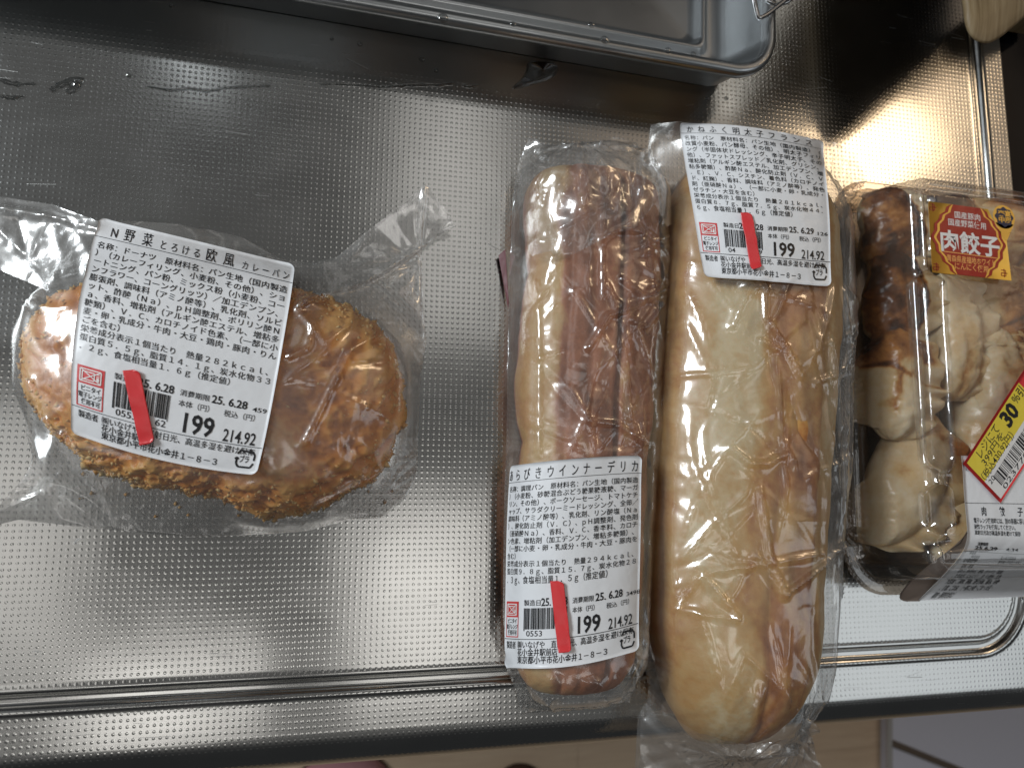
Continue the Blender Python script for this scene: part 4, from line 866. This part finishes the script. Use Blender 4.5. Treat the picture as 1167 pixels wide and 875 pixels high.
def gyoza(px, py, z, rot, L, W, H, kind, label, seed, bend=.25, fin=1.0):
    """a folded dumpling: fat half-moon with a pleated seam along one side and pinched ends"""
    rs = np.random.RandomState(seed); n, m = 110, 64; c = at(px, py, z)
    t_ = np.sin(np.linspace(-math.pi/2, math.pi/2, n)); ph = np.linspace(0, 2*math.pi, m, endpoint=False); ph = ph-.55*np.sin(ph-.62); T, P = np.meshgrid(t_, ph, indexing='ij')
    env = np.clip(1-np.abs(T)**2.4, 0, 1)**.5; env = np.maximum(env, .10*(np.abs(T) < 1))
    cs, sn = np.cos(P), np.sin(P)
    y = cs*W*env*.5; zz = sn*H*.5*env**.9
    P0 = .62; f = np.exp(-np.abs((np.angle(np.exp(1j*(P-P0))))/.17)**1.5)*fin
    ple = np.sin(T*12+4*vnoise(T*4, T*0, seed))*(.6+.4*vnoise(T*9, T*0, seed+2))
    rad = f*(.0068+.0016*ple)*(.6+.4*env); y = y+rad*.95; zz = zz+rad*.35+f*.0020*np.sin(T*17+3*vnoise(T*3, T*0, seed+1))
    pl2 = np.exp(-((np.angle(np.exp(1j*(P-1.15))))/.38)**2); zz = zz+.0007*pl2*np.abs(np.sin(T*11+2*vnoise(T*3, T*0, seed)))*fin; zz = zz-.0010*np.exp(-((np.angle(np.exp(1j*(P-.95))))/.10)**2)*fin
    x = T*L*.5; y = y-bend*L*.5*(T**2)+.0
    nz = fbm(T*2.2+seed, cs*1.3+sn*1.1+seed, seed % 40, 4); y = y+.0013*nz*cs; zz = zz+.0013*nz*sn
    crease = np.abs(vnoise(T*3+seed, cs*2+5, seed+3)); zz = zz-.0004*(1-sstep(0, .3, crease))*(sn > 0)
    cr, sr = math.cos(rot), math.sin(rot)
    X = c[0]+x*cr-y*sr; Y = c[1]+x*sr+y*cr; Z = np.maximum(c[2]+zz, .0022+.0001*seed % .001)
    cap_ = lid_z(X, Y, False)-.0016; Z = np.minimum(Z, np.maximum(cap_-.00045*(seed % 7), .004)); 
    base = .84+.08*nz-.20*sstep(.15, .7, fbm(T*1.7+seed*2, cs*1.5+7, (seed*3) % 40, 3))
    if kind == 'brown':
        a = sstep(-.25, -.1, sn+.3*nz)*(1-sstep(.12, .25, f)); m2 = fbm(T*3+seed, cs*2+4, seed % 30, 4); base = base-a*(.54+.16*m2); base = base-.40*a*np.exp(-((np.abs(cs+.2*m2)-.55)/.10)**2)*sstep(-.2, .3, m2)
    if kind == 'orange':
        a = sstep(-.15, .35, sn+.3*nz)*(1-sstep(.25, .6, f)); base = base-a*(.36+.16*fbm(T*4+seed, cs*3+5, seed+8, 3)); base = base-.25*np.exp(-((T-.35+.15*cs)/.03)**2)*a
    if kind == 'mix':
        a = sstep(.05, .35, -T*.9+.25*nz-.1)*(1-sstep(.3, .7, f)); base = base-a*.45; base = base-.50*np.exp(-((T+.10-.22*cs+.06*nz)/.035)**2)*(sn > -.2)-.45*np.exp(-((cs+.55+.1*nz)/.07)**2)*band(T, -.2, .6, .1)
    if kind == 'spot':
        a = sstep(.45, .75, -T+.2*nz); base = base-a*.28; base = base-.3*np.exp(-(((T+.62)/.04)**2+((cs-.1)/.12)**2))
    V = np.stack([X, Y, Z], -1).reshape(-1, 3); F = grid_faces(n, m, wrap_m=True).tolist()+[list(range(m))[::-1], [(n-1)*m+k for k in range(m)]]
    o = mesh('gyoza_dumpling', V, F, M_gyoza, attrs={'tone': np.clip(base, 0, 1)})
    tag(o, label, 'dumpling', 'dumplings in the clear pack'); return o
UPR = math.radians(90)+math.atan2(GV[0], -GV[1])*-1
mm = .001
for a_ in [
    (1014, 262, .019, 95, 40, 27, 22, 'brown', 'dark browned dumpling in the top left corner of the pack', 1, .10),
    (1018, 342, .020, 88, 46, 25, 22, 'brown', 'browned dumpling with dark curved edge, second down on the left', 2, .12),
    (1019, 437, .022, 86, 50, 25, 22, 'mix', 'cream dumpling crossed by a dark brown line, third down on the left', 3, .10),
    (1032, 548, .018, 62, 66, 33, 24, 'spot', 'large cream dumpling with a curled tip at the bottom left of the pack', 4, .12),
    (1078, 262, .018, 92, 44, 26, 22, 'brown', 'dark browned dumpling half hidden under the red seal', 5, .08),
    (1082, 385, .023, 90, 58, 24, 23, 'pale', 'slim pale dumpling just below the red seal', 6, .10),
    (1140, 268, .021, 80, 44, 34, 23, 'orange', 'orange browned dumpling behind the right edge of the red seal', 7, .10),
    (1130, 350, .021, 100, 48, 34, 24, 'orange', 'orange browned dumpling to the right of the slim pale one', 8, .10),
    (1127, 428, .024, 84, 46, 27, 24, 'pale', 'pale dumpling above the yellow discount sticker', 9, .14),
    (1168, 395, .022, 80, 44, 26, 23, 'mix', 'pale dumpling with brown patch at the right edge of the photo', 10, .14),
    (1117, 500, .020, 96, 50, 27, 26, 'pale', 'pale dumpling with a round end left of the yellow sticker', 11, .10),
    (1100, 575, .018, 70, 62, 34, 24, 'pale', 'greyish pale dumpling beside the white price label', 12, .10),
    (1165, 545, .018, 80, 50, 30, 22, 'pale', 'pale dumpling hidden under the yellow sticker and the price label', 13, .10)]:
    px, py, z, rot, L, W, H, kind, lb, sd, bd = a_
    gyoza(px, py, z, math.radians(rot+180), L*mm*.90, W*mm*.90, H*mm, kind, lb, sd, bd)
# red square seal
asp = 1.0
sq = Patch([[(1057.5, 229.5, .0445), (1143, 241, .0445)], [(1062.5, 310.5, .0445), (1152.5, 320, .0445)]], n=20, m=20, eps=.0001)
base_poly = rect(0, 0, 1, 1)
bd = []
for k in range(28):
    a = 2*math.pi*k/28; bd.append((1.0+.155*math.cos(a), .03+.175*math.sin(a)))
seal = decal(sq, 'red_seal', [[(0, 0), (.80, 0), (.90, .30), (1, .42), (1, 1), (0, 1)]], M_gold, pk, .0, .00012, sub=4)
def exmap(patch):   # allow the round badge to reach past the square
    W00, W10, W01 = patch.W[0, 0], patch.W[-1, 0], patch.W[0, -1]
    def f(u, v, e=0.0):
        u = np.asarray(u, float)[..., None]; v = np.asarray(v, float)[..., None]; return W00+(W10-W00)*u+(W01-W00)*v+patch.N[5, 5]*(e)
    patch.map = f
exmap(sq)
decal(sq, 'navy_badge', [[(1.0+.150*math.cos(2*math.pi*k/40), .085+.170*math.sin(2*math.pi*k/40)) for k in range(40)], [(.86, .18), (1.13, .18), (1.02, .42), (.98, .42)]], M_gold, seal, .00012)
decal(sq, 'badge_disc', [[(1.0+(.118+.010*math.cos(8*2*math.pi*k/64))*math.cos(2*math.pi*k/64), .085+(.136+.011*math.cos(8*2*math.pi*k/64))*math.sin(2*math.pi*k/64)) for k in range(64)]], M_navy, seal, .00020)
def scal(g):    # red field with scalloped corners and pointed sides
    P = []
    for k in range(4):
        a0 = k*90
        for (x, y) in ((.02+g, .5), (.055+g, .43), (.06+g, .33), (.13+g, .24), (.155+g, .14), (.24+g, .08), (.27+g, .0+g*.3)):
            pass
    side = [(.30+g*.3, 0), (.24+g, .05), (.22+g, .12), (.15+g, .17), (.13+g, .24), (.07+g, .31), (.065+g, .40), (.025+g, .47), (.015+g, .5)]
    L = side+[(x, 1-y) for x, y in side[::-1][1:]]
    Rr = [(1-x, y) for x, y in L]
    return [(x, max(.004, min(.996, y))) for x, y in L]+[(x, max(.004, min(.996, y))) for x, y in Rr[::-1]]
decal(sq, 'red_field', [[(x, y) for x, y in scal(-.012)]], M_crimson, seal, .00012, sub=4)
decal(sq, 'gold_frame', [[(x, y) for x, y in scal(.028)]], M_gold, seal, .00016, sub=4)
decal(sq, 'inner_field', [[(x, y) for x, y in scal(.058)]], M_crimson, seal, .00020, sub=4)
i1 = Ink(sq, 1.0); i1.text('国産豚肉', .33, .185, .105, width=.34, bold=.008); i1.text('国産野菜使用', .24, .300, .105, width=.50, bold=.008)
i1.text('肉餃子', .125, .655, .32, width=.78, bold=.028); i1.build('seal_title', M_white, seal, .00024)
i2 = Ink(sq, 1.0); i2.text('青森県産福地ホワイト', .19, .815, .105, width=.64, bold=.012); i2.text('にんにく使用', .29, .915, .105, width=.44, bold=.012)
i2.build('seal_small_print', M_orange, seal, .00024)
decal(sq, 'seal_rule', [seg((.15, .690), (.87, .700), .012, 1)], M_orange, seal, .00024)
i3 = Ink(sq, 1.0)
for ch, x, y in (('楽', .915, .075), ('宴', 1.005, .070), ('中', .915, .165), ('房', 1.005, .160)): i3.text(ch, x, y, .092, 1, .03)
i3.build('badge_writing', M_gold, seal, .00028)
ln = []
for cx_, cy_ in ((.055, .08), (.055, .92), (.945, .90)):
    for a, b in (((-.04, -.04), (.02, -.04)), ((.02, -.04), (.02, .04)), ((.02, .04), (-.04, .04)), ((-.04, .04), (-.04, 0)), ((-.04, 0), (.045, 0)), ((0, -.06), (0, .06))): ln.append(seg((cx_+a[0], cy_+a[1]), (cx_+b[0], cy_+b[1]), .009, 1))
k_ = decal(sq, 'corner_fret', ln, M_crimson, seal, .00012); tag(k_, kind='stuff')
# white price label that folds over the front wall
gl = Patch([[(1095, 519, .0442), (1155, 520, .0442), (1225, 521, .0442)], [(1098.5, 560, .0442), (1160, 561, .0442), (1225, 562, .0442)], [(1102, 600, .0442), (1163, 602, .0442), (1226, 603, .0442)], [(1096, 630, .040), (1162, 634, .040), (1228, 636, .040)], [(1046, 684, .016), (1125, 681, .016), (1212, 678, .016)]], n=50, m=80, eps=.0001)
pl = gl.sheet('pack_label', M_paper, pk, poly=rect(0.001, 0.001, .999, .999), grid=30)
AG = 1.35
g1 = Ink(gl, AG)
for ch, x in (('肉', .145), ('餃', .315), ('子', .480)): g1.text(ch, x, .402, .068, 1.0, .015)
for k, s_ in enumerate(('電子レンジ使用時には、別の容器に移し', '耐熱ラップを使用してください。', '直射日光及び高温多湿を避けて保存')): g1.text(s_, .065, .462+.050*k, .045, .80, .014)
g1.text('消費期限', .10, .665, .036, .90, .02); g1.text('25.6.29', .085, .705, .046, width=.20, bold=.03); g1.text('4:34', .36, .705, .042, width=.11, bold=.008)
g1.text('製造者', .06, .748, .026, .95, .02); g1.text('株式会社', .09, .778, .026, .95, .02); g1.text('花小金井駅前店', .34, .775, .028, .90, .012); g1.text('いなげや', .05, .812, .038, 1.0, .03); g1.text('東京都小平市花小金井１－８－３', .34, .810, .028, .85, .012)
for k, s_ in enumerate(('名称：惣菜', '【餃子】原材料名：野菜（キャベツ（国産）', '、たまねぎ、にんにく）、皮（小麦粉、食塩、', '大豆油）、豚肉、豚脂、還元水飴、醤油、砂糖', '、食塩、ごま油、（一部に小麦・ごま・大豆・', '鶏肉・豚肉を含む）')): g1.text(s_, .07, .848+.0285*k, .025, 1.02, .010)
g1.text('0 2 3 7', .025, .118, .030, .9, .004); g1.text('本体', .62, .235, .045, 1, .02)
g1.build('printed_text', M_ink, pl)
decal(gl, 'printed_lines', [seg((.004, .322), (.996, .322), .004, AG), seg((.004, .725), (.996, .725), .004, AG), seg((.004, .825), (.996, .825), .004, AG)], M_ink, pl, .00013)
decal(gl, 'barcode', [rect(.10+x, .02, .10+x+w_, .085) for x, w_ in ((0, .008), (.014, .004), (.024, .008), (.040, .004), (.05, .01), (.068, .004), (.08, .008), (.095, .004))], M_ink, pl, .00013)
# grey-brown back of the folded label seen through the lid
bk = Patch([[(1094, 618, .040), (1103, 604, .0435)], [(1032, 668, .019), (1094, 632, .036)], [(1034, 685, .0150), (1048, 685, .0155)]], n=20, m=20, eps=0.0)
bk.sheet('folded_paper_edge', M_taupe, pl, poly=rect(0, 0, 1, 1), grid=12)
# yellow and white discount sticker, tilted
A_, B_ = np.array((1097.5, 528.5)), np.array((1140, 573)); dl = np.array((68.5, -106.0))*1.55
zs = .0450
ds = Patch([[(*A_, zs), (*(A_+dl), zs)], [(*B_, zs), (*(B_+dl*1.0), zs)]], n=40, m=12, eps=.0001)
AD = np.linalg.norm(B_-A_)/np.linalg.norm(dl)
dsk = decal(ds, 'discount_sticker', [rect(0, 0, 1, 1)], M_tape, pk, 0, .00012, sub=12); dsk['label'] = 'tilted yellow and white discount sticker with a red border'
decal(ds, 'yellow_panel', [rect(.018, .045, .575, .52)], M_yellow, dsk, .0001, sub=12); decal(ds, 'white_panel', [rect(.018, .52, .96, .955)], M_white, dsk, .0001, sub=12)
d_ = Ink(ds, AD); d_.text('レジにて', .10, .225, .20, width=.20, bold=.004); d_.text('399円を', .085, .375, .17, width=.21, bold=.004); d_.text('（税込430.92円）', .025, .525, .17, width=.31, bold=.004)
d_.text('30', .345, .36, .40, width=.115, bold=.045); d_.text('％引', .475, .235, .20, width=.09, bold=.02); d_.text('20', .035, .66, .13, width=.045, bold=.004); d_.text('0237703999', .075, .935, .13, width=.42, bold=.004)
d_.build('printed_text', M_ink, dsk)
rs = np.random.RandomState(3); x = .075; bars = []
while x < .52:
    wb = rs.choice([.004, .004, .008, .012]); bars.append(rect(x, .60, x+wb, .83)); x += wb+rs.choice([.004, .004, .008])
decal(ds, 'barcode', bars, M_ink, dsk, .00013)
# ------------------------------------------------------------------ water on the steel
t = NT('water'); f = t.n('ShaderNodeLayerWeight', {'Blend': .5}).outputs['Facing']
F = t.math('MULTIPLY_ADD', t.math('POWER', f, 1.6), .9, .05, clamp=True)
m2 = t.n('ShaderNodeMixShader', {0: F, 1: t.n('ShaderNodeBsdfTransparent', {'Color': (.66, .67, .67, 1)}), 2: t.n('ShaderNodeBsdfGlossy', {'Color': (1, 1, 1, 1), 'Roughness': .02})})
t.t.links.new(m2.outputs[0], t.out.inputs[0]); M_water = t.m
def puddle(px, label, h=.0006, seed=0, nm='water_puddle', cat='water', group=None, z0=.0002):
    P = np.array([at(x, y, 0)[:2] for x, y in px]); n = len(P); Q = []
    for i in range(n):
        a, b, c, d = P[i-1], P[i], P[(i+1) % n], P[(i+2) % n]
        for k in range(6): s = k/6; Q.append(.5*((2*b)+(-a+c)*s+(2*a-5*b+4*c-d)*s*s+(-a+3*b-3*c+d)*s**3))
    Q = np.array(Q); ar = .5*np.sum(Q[:, 0]*np.roll(Q[:, 1], -1)-np.roll(Q[:, 0], -1)*Q[:, 1])
    if ar < 0: Q = Q[::-1]
    rings = [np.column_stack([Q, np.full(len(Q), z0)])]
    wd = math.sqrt(abs(ar))*.5
    for o_, z in ((.0, .25), (.0002, .6), (.0005, .9), (.0009, 1.0)):
        o2 = min(o_, wd*.35); rings.append(np.column_stack([inset(Q, o2), np.full(len(Q), z0+h*z)]))
    o = loft(nm, rings[:1][::-1]+rings[1:], M_water, None, cap=True)
    tag(o, label, cat, group); return o
puddle([(584, 100), (593, 91), (599, 81), (602, 72), (618, 70), (634, 74), (635, 83), (625, 91), (608, 96), (594, 100)], 'flat clear water puddle on the steel just in front of the metal tray')
def streak(px, wd, label, seed):
    rs = np.random.RandomState(seed); P = np.array([at(x, y, 0)[:2] for x, y in px]); up, dn = [], []
    Q = []
    for i in range(len(P)-1):
        for k in range(5): Q.append(P[i]+(P[i+1]-P[i])*k/5)
    Q.append(P[-1]); Q = np.array(Q); T = np.gradient(Q, axis=0); T /= np.linalg.norm(T, axis=1, keepdims=True); Nn = np.stack([-T[:, 1], T[:, 0]], -1)
    wv = wd*np.sin(np.linspace(0.15, math.pi-.15, len(Q)))**.3*(1+.6*rs.uniform(-1, 1, len(Q)))
    rings = []
    for a in np.linspace(0, math.pi, 7): rings.append(np.column_stack([Q+Nn*(wv*math.cos(a))[:, None], .0001+.0007*np.sin(a)*np.ones(len(Q))]))
    V = np.stack(rings, 1).reshape(-1, 3); o = mesh('water_streak', V, grid_faces(len(Q), 7), M_water); tag(o, label, 'water', 'thin lines of water on the steel')
streak([(365, 96), (400, 97), (440, 99), (470, 97), (500, 97), (517, 95)], .0006, 'longest thin line of water right of centre in front of the tray', 1)
streak([(526, 97), (535, 99), (546, 98)], .0007, 'very short line of water between the long line and the puddle', 2)
streak([(168, 99), (195, 103), (215, 101), (236, 104), (260, 100), (308, 98)], .0005, 'thin wavy line of water above the curry bread label', 3)
streak([(0, 91), (14, 96), (40, 96)], .0007, 'short line of water at the left edge of the counter, upper one', 4)
streak([(0, 110), (14, 112), (27, 110)], .0006, 'short line of water at the left edge of the counter, lower one', 5)
streak([(58, 104), (66, 98), (80, 93), (90, 92), (86, 100), (76, 106)], .0012, 'small smeared patch of water near the left edge', 6)
def drop(px, py, r, z, label):
    c = at(px, py, z); n = 18; rings = []
    for a in np.linspace(0, math.pi/2*.98, 6): rings.append(np.array([(c[0]+r*math.cos(a)*math.cos(b), c[1]+r*math.cos(a)*math.sin(b)*.9, z+r*.55*math.sin(a)) for b in np.linspace(0, 2*math.pi, n, endpoint=False)]))
    o = loft('water_drop', rings, M_water); tag(o, label, 'water drop', 'water drops on the tray and counter')
for px, py, r, z, lb in ((505, 21, 2.0, .0268, 'round water drop on the tray rim, leftmost of the rim drops'), (488, 37, 2.2, .0002, 'large clear water drop on the steel under the tray rim'), (481, 67, 1.3, .0002, 'small water drop on the steel below the large drop'), (497, 80, .9, .0002, 'tiny water drop right above the long thin line of water'),
    (674, 29, 1.4, .0266, 'water drop on the tray rim above the puddle'), (689, 46, 1.8, .0266, 'bigger water drop low on the tray rim'), (585, 28, 1.3, .0266, 'small water drop at the left end of the wet patch on the rim'), (761, 58, 1.5, .0266, 'water drop on the rim near the tray corner'), (790, 62, 1.2, .0266, 'water drop on the rim closest to the tray corner'), (195, 6, 1.0, .0002, 'tiny water drop at the top edge left of the tray'),
    (410, 50, 1.0, .0002, 'tiny water drop on the dark steel left of the large drop'), (378, 44, .8, .0002, 'tiniest water drop at the edge of the tray shadow'), (147, 86, 1.0, .0002, 'tiny water drop beside the left smeared patch'), (828, 112, 1.0, .0002, 'small water drop on the steel below the tray corner'), (806, 112, 1.1, .0002, 'small flat water drop just left of the one below the tray corner')):
    drop(px, py, r*mm, z, lb)
